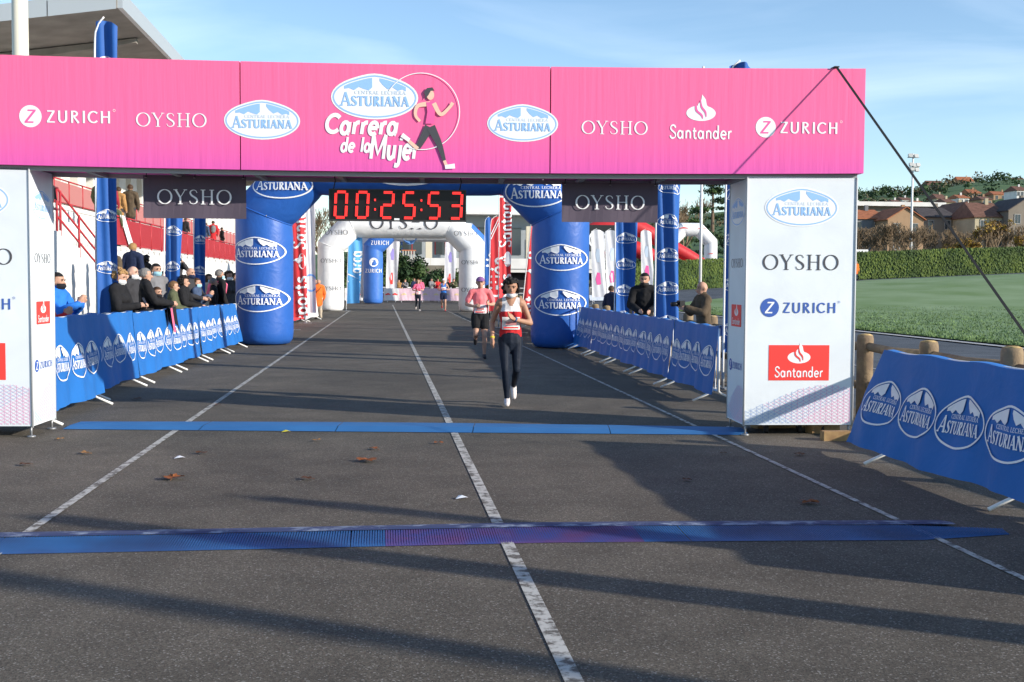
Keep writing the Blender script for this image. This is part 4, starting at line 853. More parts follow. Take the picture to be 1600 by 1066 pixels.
GRN = [mat('leaf_dark_green', (.025, .055, .018), .7, var=.4, vscale=1), mat('leaf_green', (.055, .10, .025), .7, var=.4, vscale=1), mat('leaf_hedge', (.145, .20, .035), .7, c2=(.04, .075, .016), vscale=.5)]
def bare_tree(loc, H, label, group, dep=5, yellow=0, spread=.55, seed=1):
    random.seed(seed); e = empty('bare_tree', loc, 0, label, 'tree', group); b = MB(); tips = []
    b.tube([(0, 0, 0), (.03, .02, H*.14), (.0, .05, H*.28)], [H*.022, H*.018, H*.016], BARK, 8); b.build('trunk', e); b = MB()
    for k in range(5):
        a = k*1.26+random.random(); branch(b, Vector((0, .05, H*random.uniform(.16, .28))), Vector((math.cos(a)*.55, math.sin(a)*.55, 1)).normalized(), H*.27, H*.011, dep-1, TWIG, tips, spread=spread)
    b.build('crown', e)
    if yellow:
        b = MB()
        for t in tips:
            if random.random() < yellow and t.z < H*.75: leaves(b, t, (.35, .35, .3), 5, .13, random.choice(YEL), 0)
        b.build('foliage', e)
    return e
tg = 'bare winter trees'
for i, (px, Y, H, dep) in enumerate(((478, 175, 17, 5), (510, 190, 17.5, 5), (738, 185, 15, 5), (762, 190, 16, 5), (790, 180, 15, 5), (1042, 150, 14, 5), (1066, 160, 15.5, 5), (12, 78, 22, 5))):
    p = atY(px, 440, Y); bare_tree((p.x, Y, terr(p.x, Y)-.1), H, ['leafless tree behind the race clock', 'leafless tree behind the race clock', 'leafless tree above the pavilion roof', 'leafless tree above the pavilion roof', 'leafless tree above the pavilion roof', 'brown leafless tree beside the dark cedar', 'brown leafless tree beside the dark cedar', 'leafless tree above the grandstand roof'][i], tg, dep, seed=i+3)
for i, (px, Y, H, yl, lb) in enumerate(((1390, 128, 8.4, 0, 'leafless spreading tree behind the hedge beside the floodlight mast'), (1366, 131, 7.0, 0, 'smaller leafless tree behind the hedge by the grey house'), (1482, 126, 4.6, .35, 'small tree with yellow leaves behind the hedge'), (1512, 134, 6.0, .6, 'yellow tree before the cream house'), (1552, 124, 8.4, .35, 'large half bare tree with low yellow leaves behind the hedge'), (1605, 126, 6.2, .5, 'yellow leaved tree at the far end of the hedge'))):
    p = atY(px, 400, Y); bare_tree((p.x, Y, 2.6), H, lb, 'trees behind the hedge', 5, yl, .75, seed=30+i)
for i, (px, Y, H) in enumerate(((1345, 150, 9), (1412, 146, 8.5), (1436, 155, 9.5), (1468, 150, 8.0), (1500, 160, 9.5), (1532, 148, 8.5), (1580, 150, 9.5), (1352, 170, 10), (1420, 172, 10), (1548, 170, 11))):
    p = atY(px, 400, Y); bare_tree((p.x, Y, 2.6), H, 'leafless brown street tree standing among the houses behind the hedge', 'bare street trees by the houses', 5, 0, .7, seed=60+i)
random.seed(11)
# cedar
p = atY(1112, 440, 140); cz = terr(p.x, 140); e_ = empty('cedar_tree', (p.x, 140, cz), 0, 'dark evergreen cedar behind the white arch by the hedge', 'tree'); b = MB(); b.tube([(0, 0, 0), (0, 0, 13)], [.4, .08], BARK, 8); b.build('trunk', e_); b = MB()
for k in range(46):
    z = random.uniform(2.5, 13.5); a = random.uniform(0, 6.28); rr = (14.3-z)*.42*random.uniform(.5, 1); leaves(b, (math.cos(a)*rr, math.sin(a)*rr, z), (1.3, 1.3, .38), 110, .17, GRN[0] if k % 3 else GRN[1], .1)
b.build('crown', e_)
# shrubs before the pavilion
def shrub(px, Y, w_, h_, label, m=None, z=0, dens=1500, grp='shrubs beyond the far barriers'):
    p = atY(px, 440, Y); e = empty('shrub', (p.x, Y, z), 0, label, 'shrub', grp); b = MB()
    for k in range(9): leaves(b, (random.uniform(-w_*.36, w_*.36), random.uniform(-.8, .8), h_*random.uniform(.25, .72)), (w_*.22, .9, h_*.27), dens//9, .17, (m or GRN)[k % 2], .3)
    b.build('foliage', e); b = MB()
    for k in range(5): b.tube([(random.uniform(-.3, .3), 0, 0), (random.uniform(-w_*.3, w_*.3), 0, h_*.7)], [.06, .02], BARK, 4)
    b.build('stems', e)
for px, w_, h_, lb in ((622, 4, 4.6, 'dense green shrub under the slatted fence'), (645, 3.6, 4.4, 'dense green shrub right of the slatted fence'), (668, 3.2, 3.6, 'looser green shrub before the pavilion terrace'), (690, 3.6, 3.0, 'olive shrub before the pavilion terrace'), (560, 5, 6.5, 'tall dark shrub behind the bright blue flag'), (600, 4, 6.8, 'tall dark shrub behind the mid blue pillar')): shrub(px, 112, w_, h_, lb, dens=2200)
for px, Y, w_, h_, lb in ((640, 150, 9, 10.5, 'dark evergreen tree mass behind the slatted fence'), (800, 150, 8, 9.5, 'green tree behind the red flags'), (985, 120, 7, 8.0, 'dark evergreen tree behind the red inflatable tube')): shrub(px, Y, w_, h_, lb, dens=3200, grp='evergreen trees behind')
# hedges
def hedge(pts, th, label, H=2.4):
    e = empty('hedge', pts[0], 0, label, 'hedge', 'clipped hedges'); o = Vector(pts[0]); core = MB(); b = MB()
    for (p, q) in zip(pts[:-1], pts[1:]):
        p, q = Vector(p)-o, Vector(q)-o; d = q-p; L = d.length; n = Vector((-d.y, d.x, 0)).normalized()*th/2
        z = Vector((0, 0, 1)); V = [p-n, q-n, q+n, p+n]; core.add([v-z*.3 for v in V]+[v+z*(H-.15) for v in V], [(0, 1, 5, 4), (1, 2, 6, 5), (2, 3, 7, 6), (3, 0, 4, 7), (4, 5, 6, 7)], GRN[0])
        for k in range(int(L*420)):
            t = random.random(); side = random.random(); pos = p+d*t
            if side < .75: pos = pos-n*random.uniform(.98, 1.10)*(1 if (n.y > 0) else -1)+z*random.uniform(0, H); nr = Vector((0, -1, .3))
            else: pos = pos+n*random.uniform(-1, 1)+z*(H+random.uniform(-.12, .07)); nr = Vector((0, -.3, 1))
            u = Vector((random.uniform(-.5, .5), random.uniform(-.5, .5), 1)).normalized(); v = u.cross(nr).normalized(); s = random.uniform(.07, .17); b.add([pos-u*s, pos+v*s*.5, pos+u*s, pos-v*s*.5], [(0, 1, 2, 3)], GRN[2] if random.random() < .8 else GRN[1])
    core.build('core', e); o_ = b.build('foliage', e); o_['kind'] = 'stuff'
hedge([(19.5, 96, terr(19.5, 96)), (30.5, 97.5, terr(30.5, 97.5))], 1.6, 'clipped green hedge beyond the photographer and the track')
hedge([(42.2, 106, 2.0), (52, 104.5, 2.4), (62, 103, 2.75), (74, 101, 3.0)], 1.6, 'long clipped green hedge at the far edge of the lawn', 2.45)
# floodlight mast, flagpole, white fence by the houses
def mast(px, Y, toppy, label):
    p = atY(px, 400, Y); z0 = terr(p.x, Y); H = CAMZ+(446-toppy)*Y/1800-z0; e = empty('floodlight_mast', (p.x, Y, z0), 0, label, 'floodlight'); b = MB(); b.tube([(0, 0, 0), (0, 0, H)], [.2, .11], WHITE_M, 10); b.build('pole', e)
    for k, (dx, dz) in enumerate(((-.5, -.3), (.3, -.35), (-.35, -1.5), (.1, -1.6), (.6, -1.55), (-.2, -2.1), (.45, -2.2))):
        b = MB(); b.box((dx, -.25, H+dz), (.55, .35, .42), mat('lamp_housing', (.5, .5, .48), .4), .2*dx, -.4); b.box((dx, -.44, H+dz-.07), (.45, .03, .32), mat('lamp_glass', (.6, .62, .6), .15), .2*dx, -.4); b.build('lamp', e)
    for z in (-.55, -1.85): b = MB(); b.box((0, -.08, H+z), (1.7, .08, .08), STEEL); b.build('crossbar', e)
mast(1423, 150, 234, 'tall white floodlight mast behind the hedge')
p = G(1093, 520, .0); p = atY(1093, 519, 31); b = MB(); e_ = empty('flagpole', (p.x, 31, 0), 0, 'thin white flagpole rising from the track edge by the photographer', 'flagpole'); b.tube([(0, 0, 0), (0, 0, 7.5)], [.045, .035], WHITE_M, 8); b.build('pole', e_); b = MB(); b.lathe([(.12, 0), (.12, .03), (.05, .08)], STEEL, 10); b.build('base', e_)
p = atY(470, 470, 52); e_ = empty('flagpole', (-3.9, 52, 0), 0, 'white flagpole behind the red flag near the man in orange', 'flagpole'); b = MB(); b.tube([(0, 0, 0), (0, 0, 7.0)], [.09, .07], WHITE_M, 8); b.build('pole', e_); b = MB(); b.lathe([(.16, 0), (.16, .03), (.08, .08)], STEEL, 10); b.build('base', e_)
# ---------------------------------------------------------------- town and hill
TILE = [mat('tile_orange', (.36, .13, .06), .85, var=.3, vscale=1.5, bump=.6, bscale=6), mat('tile_brown', (.17, .085, .06), .85, var=.3, vscale=1.5, bump=.6, bscale=6), mat('tile_dark', (.07, .06, .06), .85, var=.3, vscale=1.5, bump=.6, bscale=6)]
HW = [mat('wall_grey', (.17, .18, .19), .85, var=.12, vscale=.5), mat('wall_cream', (.46, .40, .27), .85, var=.12, vscale=.5), mat('wall_beige', (.22, .19, .155), .85, var=.15, vscale=.5), mat('wall_white', (.68, .67, .64), .85, var=.1, vscale=.5), mat('wall_ochre', (.36, .235, .14), .85, var=.12, vscale=.5)]  # some wall tones darkened to carry the shade on the house fronts
def house(px0, px1, Y, base_z, eave_py, ridge_py, wm, rm, label, gable=False, floors=3, depth=9, group=None, bays=None):
    hz = lambda py, x: CAMZ+(442+(x-800)*.006-py)*Y/1800
    a, c = atY(px0, 400, Y), atY(px1, 400, Y); W_ = c.x-a.x; e = empty('house', ((a.x+c.x)/2, Y, base_z), 0, label, 'house', group); ze = hz(eave_py, px0)-base_z; zr = hz(ridge_py, px0)-base_z; h = W_/2
    b = MB(); b.box((0, depth/2, ze/2-.5), (W_, depth, ze+1), wm)
    if gable: b.add([(-h, 0, ze), (h, 0, ze), (0, 0, zr), (-h, depth, ze), (h, depth, ze), (0, depth, zr)], [(0, 1, 2), (3, 5, 4)], wm)
    b.build('wall', e); b = MB(); o = .35; t = .16
    if gable: V = [(-h-o, -o, ze-.15), (0, -o, zr+.05), (h+o, -o, ze-.15), (-h-o, depth+o, ze-.15), (0, depth+o, zr+.05), (h+o, depth+o, ze-.15)]; b.add([*V, *[(x, y, z+t) for x, y, z in V]], [(0, 3, 4, 1), (1, 4, 5, 2), (6, 7, 10, 9), (7, 8, 11, 10), (0, 1, 7, 6), (1, 2, 8, 7), (0, 6, 9, 3), (2, 5, 11, 8)], rm)
    else: V = [(-h-o, -o, ze-.05), (h+o, -o, ze-.05), (h*.9, depth/2, zr), (-h*.9, depth/2, zr), (-h-o, depth+o, ze-.05), (h+o, depth+o, ze-.05)]; b.add([*V, *[(x, y, z-.18) for x, y, z in V]], [(0, 1, 2, 3), (3, 2, 5, 4), (0, 3, 4), (1, 5, 2), (0, 6, 7, 1), (7, 6, 10, 11), (0, 4, 10, 6), (1, 7, 11, 5)], rm)
    ro = b.build('roof', e); b = MB(); b.box((h*.4, depth*.45, zr+.1), (.6, .5, 1.3), wm); b.build('chimney', ro)
    nb = bays or max(2, int(W_/2.3))
    for f in range(floors):
        for k in range(nb):
            x = -h+W_*(k+.5)/nb; z = ze-1.5-f*2.9
            if z < .8: continue
            b = MB(); b.box((x, -.012, z), (1.0, .05, 1.5), GLS); w_ = b.build('window', e); b = MB()
            for (cx_, cz_, sx, sz) in ((x-.54, z, .1, 1.7), (x+.54, z, .1, 1.7), (x, z+.8, 1.0, .1), (x, z-.82, 1.25, .12), (x, z, .05, 1.5)): b.box((cx_, -.05, cz_), (sx, .09, sz), mat('frame_grey', (.34, .33, .31), .7))
            b.build('frame', w_)
hs_ = 'town houses beyond the hedge'
house(1326, 1384, 195, 3, 338, 322, HW[0], TILE[0], 'grey house with orange tiled roof left of the floodlight mast', group=hs_)
house(1386, 1442, 190, 3, 340, 321, HW[4], TILE[0], 'ochre gabled house with orange roof behind the floodlight mast', True, group=hs_)
house(1440, 1492, 200, 3, 335, 318, HW[2], TILE[2], 'dull beige house with dark roof between ochre and cream houses', group=hs_)
house(1490, 1524, 205, 3, 330, 312, HW[1], TILE[1], 'narrow cream gabled house with brown roof', True, group=hs_)
house(1522, 1572, 192, 3, 334, 309, HW[1], TILE[1], 'wide cream house with brown hipped roof', group=hs_)
house(1574, 1630, 190, 3, 324, 304, HW[2], TILE[2], 'tall dark roofed house at the end of the row', True, group=hs_)
house(1255, 1325, 215, 3, 336, 322, HW[2], TILE[1], 'brown roofed house behind the white tower', group=hs_)
b = MB(); p0, p1 = atY(1322, 320, 240), atY(1470, 318, 240); b.box(((p0.x+p1.x)/2, 243, p0.z/2+1), (p1.x-p0.x, 6, p0.z-2), HW[2]); b.box(((p0.x+p1.x)/2, 242.5, p0.z+.2), (p1.x-p0.x+1, 8, .9), HW[3]); tag(b.build('flat_roof_hall'), 'long low hall with a white roof edge behind the houses', 'building')
e_ = empty('white_fence', (43, 117, 2.4), 0, 'white horizontal bar fence behind the hedge', 'fence')
for z in (.9, 1.5, 2.1, 2.7): b = MB(); b.box((3.0, 0, z), (9, .08, .28), WHITE_M); b.build('rail', e_)
for k in range(5): b = MB(); b.box((-1.4+k*2.2, .08, 1.4), (.12, .1, 2.9), WHITE_M); b.build('post', e_)
prof = [(200, 425), (500, 405), (700, 385), (900, 360), (1130, 335), (1340, 309), (1400, 303), (1440, 300), (1480, 291), (1550, 280), (1640, 277), (1800, 268), (2300, 290), (3000, 330)]
def ridge(px): return np.interp(px, [p[0] for p in prof], [p[1] for p in prof])
def hillz(px, Y):
    t = sstep(260, 720, Y); py = ridge(px)-(px-800)*.006*0; zt = CAMZ+(444-py)*720/1800; x = px*.013; wob = (mnoise.noise(Vector((x, Y*.008, 3)))*6)*t*(1-t)*2
    return 2.0+(zt-2.0)*(.12*min(1, (Y-240)/80)+.88*t)+wob if Y < 720 else zt-(Y-720)*.06
pxs = list(range(200, 3001, 40)); Ys = [240, 260, 290, 330, 380, 430, 480, 540, 600, 660, 720, 800, 950]
V = []; 
for Y in Ys:
    for px in pxs: q = atY(px, 440, Y); V.append((q.x, Y, max(.5, hillz(px, Y)) if Y > 240 else -.5))
n = len(pxs); FIELD = mat('hill_grass', (.10, .17, .06), .95, c2=(.055, .10, .04), vscale=.02)
tag(MB().add(V, [(j*n+i, j*n+i+1, (j+1)*n+i+1, (j+1)*n+i) for j in range(len(Ys)-1) for i in range(n-1)], FIELD, True).build('hill'), kind='structure')
b = MB(); random.seed(21); HILLG = [mat('hill_tree_dark', (.035, .065, .03), .9), mat('hill_tree_green', (.06, .10, .04), .9, var=.3, vscale=.1), mat('hill_tree_brown', (.10, .085, .05), .9)]
for k in range(230):
    px = random.choice((random.uniform(1320, 1640), random.uniform(1330, 1620), random.uniform(700, 1320))); Y = random.choice((300, 350, 400, 430, 480, 520, 580, 640, 690, 715))+random.uniform(-15, 15); q = atY(px, 440, Y); z = hillz(px, Y); s = random.uniform(2.0, 4.6)
    if Y < 470 and random.random() < .3: continue
    leaves(b, (q.x, Y, z+s*.6), (s*1.3, s, s*.9), 60, s*.24, random.choice((HILLG[0], HILLG[1], HILLG[1], HILLG[2])), .3)
tag(b.build('woodland'), 'dark green trees and hedgerows scattered over the far hill', 'woodland', kind='stuff')
hh_ = 'houses on the far hill'
for i, (x0, x1, ev, rg2, Y, w_, r_, lb) in enumerate(((1338, 1352, 318, 313, 300, 3, 0, 'white cottage with orange roof at the foot of the hill'), (1428, 1446, 314, 308, 330, 3, 0, 'white house with orange roof below the farmhouse'), (1476, 1490, 311, 304, 340, 1, 1, 'cream cottage with brown roof at the foot of the hill'), (1496, 1512, 304, 298, 400, 3, 0, 'white house with red roof half way up the slope'), (1532, 1548, 306, 300, 380, 4, 1, 'ochre house with brown roof half way up the slope'), (1395, 1407, 312, 307, 420, 3, 1, 'small white cottage left of the mast'), (1566, 1584, 286, 280, 640, 3, 0, 'white house with red roof high on the right slope'), (1424, 1440, 297, 291, 650, 3, 0, 'white house with red roof below the crest'))):
    house(x0, x1, Y, hillz((x0+x1)/2, Y)-1.0, ev, rg2, HW[w_], TILE[r_], lb, floors=2, depth=9, group=hh_, bays=2)
for i, (x0, x1, ev, rg_, Y, w_, r_, lb) in enumerate(((1447, 1474, 284, 276, 700, 2, 1, 'brown roofed farmhouse on the hill crest'), (1494, 1520, 277, 269, 705, 1, 0, 'cream house with red roof on the hill crest'), (1349, 1392, 308, 302, 640, 3, 0, 'long white house with red roof on the left slope'), (1583, 1602, 277, 270, 700, 2, 1, 'small brown roofed house at the right crest'), (1462, 1478, 305, 297, 480, 1, 1, 'cream house on the mid slope'), (1408, 1424, 308, 303, 470, 3, 1, 'small white house on the lower left slope'), (1512, 1530, 296, 289, 520, 4, 0, 'orange house on the mid slope under the wood'), (1550, 1580, 298, 292, 500, 4, 0, 'row of orange houses on the right slope'), (1586, 1603, 291, 283, 450, 3, 1, 'white house on the right slope'))):
    base = hillz((x0+x1)/2, Y)-1.0; house(x0, x1, Y, base, ev, rg_, HW[w_], TILE[r_], lb, floors=2, depth=10, group=hh_, bays=3)
# ---------------------------------------------------------------- people
random.seed(5)
SK = [mat('skin_light', (.52, .30, .21), .55, .3, var=.12, vscale=6), mat('skin_tan', (.42, .23, .15), .55, .3, var=.12, vscale=6), mat('skin_pale', (.60, .37, .28), .55, .3, var=.12, vscale=6)]
def cl(name, c, rough=.85): return mat('cloth_'+name, c, rough, .15, var=.18, vscale=5, bump=.25, bscale=18)
K = dict(black=cl('black', (.018, .018, .02)), navy=cl('navy', (.02, .03, .07)), charcoal=cl('charcoal', (.045, .045, .05)), grey=cl('grey', (.2, .2, .21)), red=cl('red', (.52, .03, .035)), coral=cl('coral', (.95, .23, .25)), pink=cl('pink', (.80, .16, .28)), white=cl('white', (.74, .74, .75)),
         orange=cl('orange', (.75, .16, .03)), beige=cl('beige', (.45, .38, .29)), blue=cl('blue', (.03, .18, .62)), sky=cl('sky', (.20, .45, .70)), brown=cl('brown', (.10, .075, .05)), maroon=cl('maroon', (.28, .03, .04)), camel=cl('camel', (.42, .23, .09)), olive=cl('olive', (.10, .11, .06)), denim=cl('denim', (.06, .09, .16)), yellow=cl('yellow', (.75, .45, .03)), leggings=cl('leggings', (.012, .018, .032), .6), violet=cl('violet', (.26, .12, .30)))
HAIR = dict(black=mat('hair_black', (.012, .010, .009), .6, bump=.8, bscale=40), brown=mat('hair_brown', (.06, .032, .016), .6, bump=.8, bscale=40), blonde=mat('hair_blonde', (.34, .20, .08), .6, bump=.8, bscale=40), grey=mat('hair_grey', (.20, .19, .18), .6, bump=.8, bscale=40), lbrown=mat('hair_light_brown', (.17, .09, .04), .6, bump=.8, bscale=40))
EYE = mat('eye_dark', (.02, .015, .012), .3); LIP = mat('lip', (.36, .12, .10), .5); SHOE = mat('shoe_dark', (.02, .02, .025), .6); SHOEW = mat('shoe_white', (.70, .64, .62), .6); MASKW = cl('mask_white', (.72, .74, .75)); MASKB = cl('mask_blue', (.35, .62, .74)); MASKK = cl('mask_black', (.02, .02, .025))
def chain_mesh(b, pts, rad, m, n=10, sq=None):
    """closed tapered tube with rounded ends; rad: radii; sq=(sx, sy) flattening in world x / y for upright chains"""
    pts = [Vector(p) for p in pts]; d0 = (pts[0]-pts[1]).normalized(); d1 = (pts[-1]-pts[-2]).normalized()
    P = [pts[0]+d0*rad[0]*.92, pts[0]+d0*rad[0]*.6]+pts+[pts[-1]+d1*rad[-1]*.6, pts[-1]+d1*rad[-1]*.92]; Rr = [rad[0]*.35, rad[0]*.8]+list(rad)+[rad[-1]*.8, rad[-1]*.35]
    o = len(b.v); b.tube(P, Rr, m, n)
    if sq:
        c = sum(pts, Vector())/len(pts)
        for i in range(o, len(b.v)):
            x, y, z = b.v[i]; k = (z-pts[0].z)/((pts[-1].z-pts[0].z) or 1); cx = pts[0].x+(pts[-1].x-pts[0].x)*k; cy = pts[0].y+(pts[-1].y-pts[0].y)*k; b.v[i] = (cx+(x-cx)*sq[0], cy+(y-cy)*sq[1], z)
def person(loc, rz, H, label, top, bottom, hair='brown', style='short', skin=0, shoe=None, sleeve='long', legs='long', arms=None, leg=None, lean=0, coat=False, mask=None, cap=None, group=None, fem=False, voxel=.017, yaw=0, pitch=0, bib=None, top2=None, split=1.27, extra=None, beard=False, cat='person'):
    s = H/1.72; e = empty('person', loc, rz, label, cat, group); e.scale = (s, s, s)
    dummy = SK[skin]; prims = []                                          # (pts, radii, tag, sq)
    th = math.radians(lean); hipz = .93
    def U(p): x, y, z = p; zz, yy = z-hipz, y; return Vector((x, yy*math.cos(th)-zz*math.sin(th), hipz+zz*math.cos(th)+yy*math.sin(th)))
    sw = .165 if fem else .185; j = .030 if coat else .006
    def add(pts, rad, tg, sq=None): prims.append((pts, rad, tg, sq))
    # torso
    hipw = .155 if fem else .15
    add([U((0, 0, .90)), U((0, .0, 1.0)), U((0, 0, 1.12)), U((0, -.005, 1.26)), U((0, .0, 1.38))], [hipw+j, hipw-.005+j, (.13 if fem else .142)+j, .155+j, .13+j], 'top', (1, .70) if lean < 12 else None)
    add([U((-sw+.03, 0, 1.405)), U((0, .005, 1.425)), U((sw-.03, 0, 1.405))], [.062+j, .07+j, .062+j], 'top')
    if fem:
        for x in (-.065, .065): add([U((x, -.075, 1.25)), U((x, -.085, 1.24))], [.062+j, .058+j], 'top')
    if coat: add([(0, 0, .72), (0, 0, .95)], [.185, .17], 'top', (1, .75))
    else: add([(0, .0, .86), (0, 0, .95)], [hipw+.002, hipw], 'bottom', (1, .78))
    add([U((0, .005, 1.42)), U((0, -.005, 1.53))], [.06, .054], 'skin')
    if coat: add([U((0, .02, 1.44)), U((0, .015, 1.49))], [.085, .075], 'top')
    # head
    hm = Matrix.Translation(U((0, -.012, 1.50))) @ Matrix.Rotation(math.radians(yaw), 4, 'Z') @ Matrix.Rotation(math.radians(-pitch)+th*.3, 4, 'X')
    Hd = lambda p: hm @ Vector(p)
    add([Hd((0, .018, .115)), Hd((0, .005, .13))], [.092, .092], 'skin'); add([Hd((0, -.02, .03)), Hd((0, -.018, .09))], [.058, .070], 'skin'); add([Hd((0, -.055, .022)), Hd((0, -.045, .03))], [.03, .036], 'skin')
    add([Hd((0, -.098, .085)), Hd((0, -.112, .062))], [.011, .017], 'skin')
    for x in (-.083, .083): add([Hd((x, .012, .075)), Hd((x*1.05, .018, .10))], [.013, .018], 'skin')
    # arms
    A = arms or {}
    for sgn, k in ((-1, 'r'), (1, 'l')):
        sh = U((sgn*sw, .0, 1.395)); el, wr = A.get(k, ((sgn*(sw+.07), .03, 1.12), (sgn*(sw+.06), -.07, .88))); el, wr = Vector(el), Vector(wr)
        if not A.get('abs'): el, wr = U(el), U(wr)
        a1 = .052+j*.9; a2 = .042+j*.9; a3 = .033+j*.7; mid = sh.lerp(el, .5)
        if sleeve == 'long': add([sh, mid, el], [a1+.006, a1, a2+.004], 'top'); add([el, el.lerp(wr, .5), wr], [a2+.003, a2, a3], 'top')
        elif sleeve == 'short': add([sh, sh.lerp(el, .35), sh.lerp(el, .62)], [a1+.012, a1+.010, a1+.012], 'top'); add([sh, mid, el], [.044, .044, .038], 'skin'); add([el, el.lerp(wr, .35), wr], [.037, .039, .026], 'skin')
        else: add([sh, mid, el], [.047, .043, .036], 'skin'); add([el, el.lerp(wr, .35), wr], [.036, .037, .025], 'skin')
        d = (wr-el).normalized(); fw = A.get('dir'+k); d2 = Vector(fw).normalized() if fw else (d+Vector((0, -.15, -.05))).normalized()
        side = d2.cross(Vector((sgn*1.0, 0, .15))).normalized(); add([wr, wr+d2*.05, wr+d2*.085], [.027, .034, .030], 'skin')
        nrm = d2.cross(side).normalized()
        for q, (off, L) in enumerate(((-.030, .066), (-.010, .078), (.010, .072), (.029, .056))):
            b0 = wr+d2*.085+side*off; add([b0, b0+d2*L*.5+nrm*.004, b0+d2*L*.85-nrm*.016*sgn], [.0105, .0100, .0085], 'skin')
        b0 = wr+d2*.03-side*.03; add([b0, b0+d2*.035-side*.022, b0+d2*.066-side*.026], [.013, .0115, .010], 'skin')
    # legs
    Lg = leg or {}; hx = .088
    for sgn, k in ((-1, 'r'), (1, 'l')):
        hp = Vector((sgn*hx, 0, .90)); kn, an, toe = Lg.get(k, ((sgn*.095, -.015, .50), (sgn*.10, .02, .085), (sgn*.115, -.15, .035))); kn, an, toe = Vector(kn), Vector(an), Vector(toe); t1 = .088 if fem else .086
        loose = .012 if legs == 'long' else 0
        if legs == 'shorts':
            q = hp.lerp(kn, .52); add([hp, hp.lerp(kn, .3), q], [t1+.022, t1+.02, t1+.014], 'bottom'); add([hp.lerp(kn, .4), hp.lerp(kn, .7), kn], [.072, .066, .052], 'skin'); add([kn, kn.lerp(an, .33), kn.lerp(an, .7), an], [.05, .055, .042, .034], 'skin')
        else: add([hp, hp.lerp(kn, .5), kn], [t1+loose, .074+loose, .054+loose], 'bottom'); add([kn, kn.lerp(an, .33), kn.lerp(an, .7), an], [.052+loose, .054+loose, .043+loose*1.4, .036+loose*1.6], 'bottom')
        fd = (toe-an); add([an+Vector((0, .025, -.035)), an.lerp(toe, .5)+Vector((0, 0, -.006)), toe], [.042, .042, .034], 'shoe'); add([an, an+Vector((0, 0, -.03))], [.04, .045], 'sock' if legs == 'shorts' else 'shoe')
    tags = ['top', 'bottom', 'skin', 'shoe', 'sock', 'top2']; mm = dict(top=top, bottom=bottom, skin=SK[skin], shoe=shoe or SHOE, sock=shoe or SHOE, top2=top2 or top)
    b = MB()
    for pts, rad, tg, sq in prims: chain_mesh(b, pts, rad, SK[skin], 10, sq)
    me0 = b.mesh('tmp'); o = bpy.data.objects.new('tmp', me0); col.objects.link(o); r = o.modifiers.new('r', 'REMESH'); r.mode = 'VOXEL'; r.voxel_size = voxel; r.use_smooth_shade = True
    sm_ = o.modifiers.new('s', 'SMOOTH'); sm_.factor = .5; sm_.iterations = 2
    dg = bpy.context.evaluated_depsgraph_get(); me = bpy.data.meshes.new_from_object(o.evaluated_get(dg)); bpy.data.objects.remove(o); bpy.data.meshes.remove(me0); me.name = 'body'
    nv = len(me.vertices); co = np.empty(nv*3); me.vertices.foreach_get('co', co); co = co.reshape(-1, 3)
    def tagof(Q):
        best = np.full(len(Q), 1e9); idx = np.zeros(len(Q), int)
        for pts, rad, tg, sq in prims:
            for a_, b_, ra, rb_ in zip(pts[:-1], pts[1:], rad[:-1], rad[1:]):
                a_, b_ = np.array(a_), np.array(b_); ab = b_-a_; t = np.clip(((Q-a_)@ab)/max(ab@ab, 1e-9), 0, 1); dv = Q-a_-t[:, None]*ab
                if sq: dv = dv/np.array((sq[0], sq[1], 1))
                dd_ = np.linalg.norm(dv, axis=1)-(ra+(rb_-ra)*t); k = dd_ < best; best[k] = dd_[k]; idx[k] = tags.index(tg)
        return idx
    tv = tagof(co); nr = np.empty(nv*3); me.vertices.foreach_get('normal', nr); nr = nr.reshape(-1, 3); sd = random.uniform(0, 50); amp = .011 if coat else .006
    for i in np.nonzero(tv < 2)[0]:
        p = co[i]; f = mnoise.noise(Vector((p[0]*9+sd, p[1]*9, p[2]*7)))+.6*mnoise.noise(Vector((p[0]*22, p[1]*22+sd, p[2]*17))); co[i] += nr[i]*f*amp*(1 if tv[i] == 0 or legs == 'long' else .5)
    me.vertices.foreach_set('co', co.ravel()); me.update()
    pc = np.empty(len(me.polygons)*3); me.polygons.foreach_get('center', pc); pc = pc.reshape(-1, 3); tp = tagof(pc)
    if sleeve == 'none': tp[(tp == 0) & (pc[:, 2] > 1.27) & (np.abs(pc[:, 0]) > .118+.25*np.maximum(0, 1.36-pc[:, 2]))] = 2
    if sleeve == 'none': tp[(tp == 0) & (pc[:, 2] > 1.36) & ((np.abs(pc[:, 0]) < .055-(1.43-pc[:, 2])*.5) & (pc[:, 1] < 0))] = 2
    if top2: tp[(tp == 0) & (pc[:, 2] > split)] = 5
    me.materials.clear()
    for t_ in tags: me.materials.append(mm[t_])
    me.polygons.foreach_set('material_index', tp.astype(np.int32)); me.polygons.foreach_set('use_smooth', [True]*len(tp)); body = link('body', me, e)
    # hair
    hc = Vector((0, .022, .118)); b = MB()
    if style != 'bald':
        nu, nvv = 22, 14; grow = {'short': 1.08, 'curly': 1.22, 'long': 1.13, 'cap': 1.07}.get(style, 1.1); V = []; hv = []
        for jx in range(nvv+1):
            a_ = PI*jx/nvv
            for k in range(nu):
                q = 2*PI*k/nu; dv = Vector((math.sin(a_)*math.cos(q), math.sin(a_)*math.sin(q), math.cos(a_))); f = grow+(.10 if style == 'curly' else .045)*mnoise.noise(dv*(7 if style == 'curly' else 4)+Vector((sd, 0, 0)))
                p = hc+Vector((dv.x*.090, dv.y*.103, dv.z*.103))*f; hv.append(dv); V.append(Hd(p))
        Fc = []
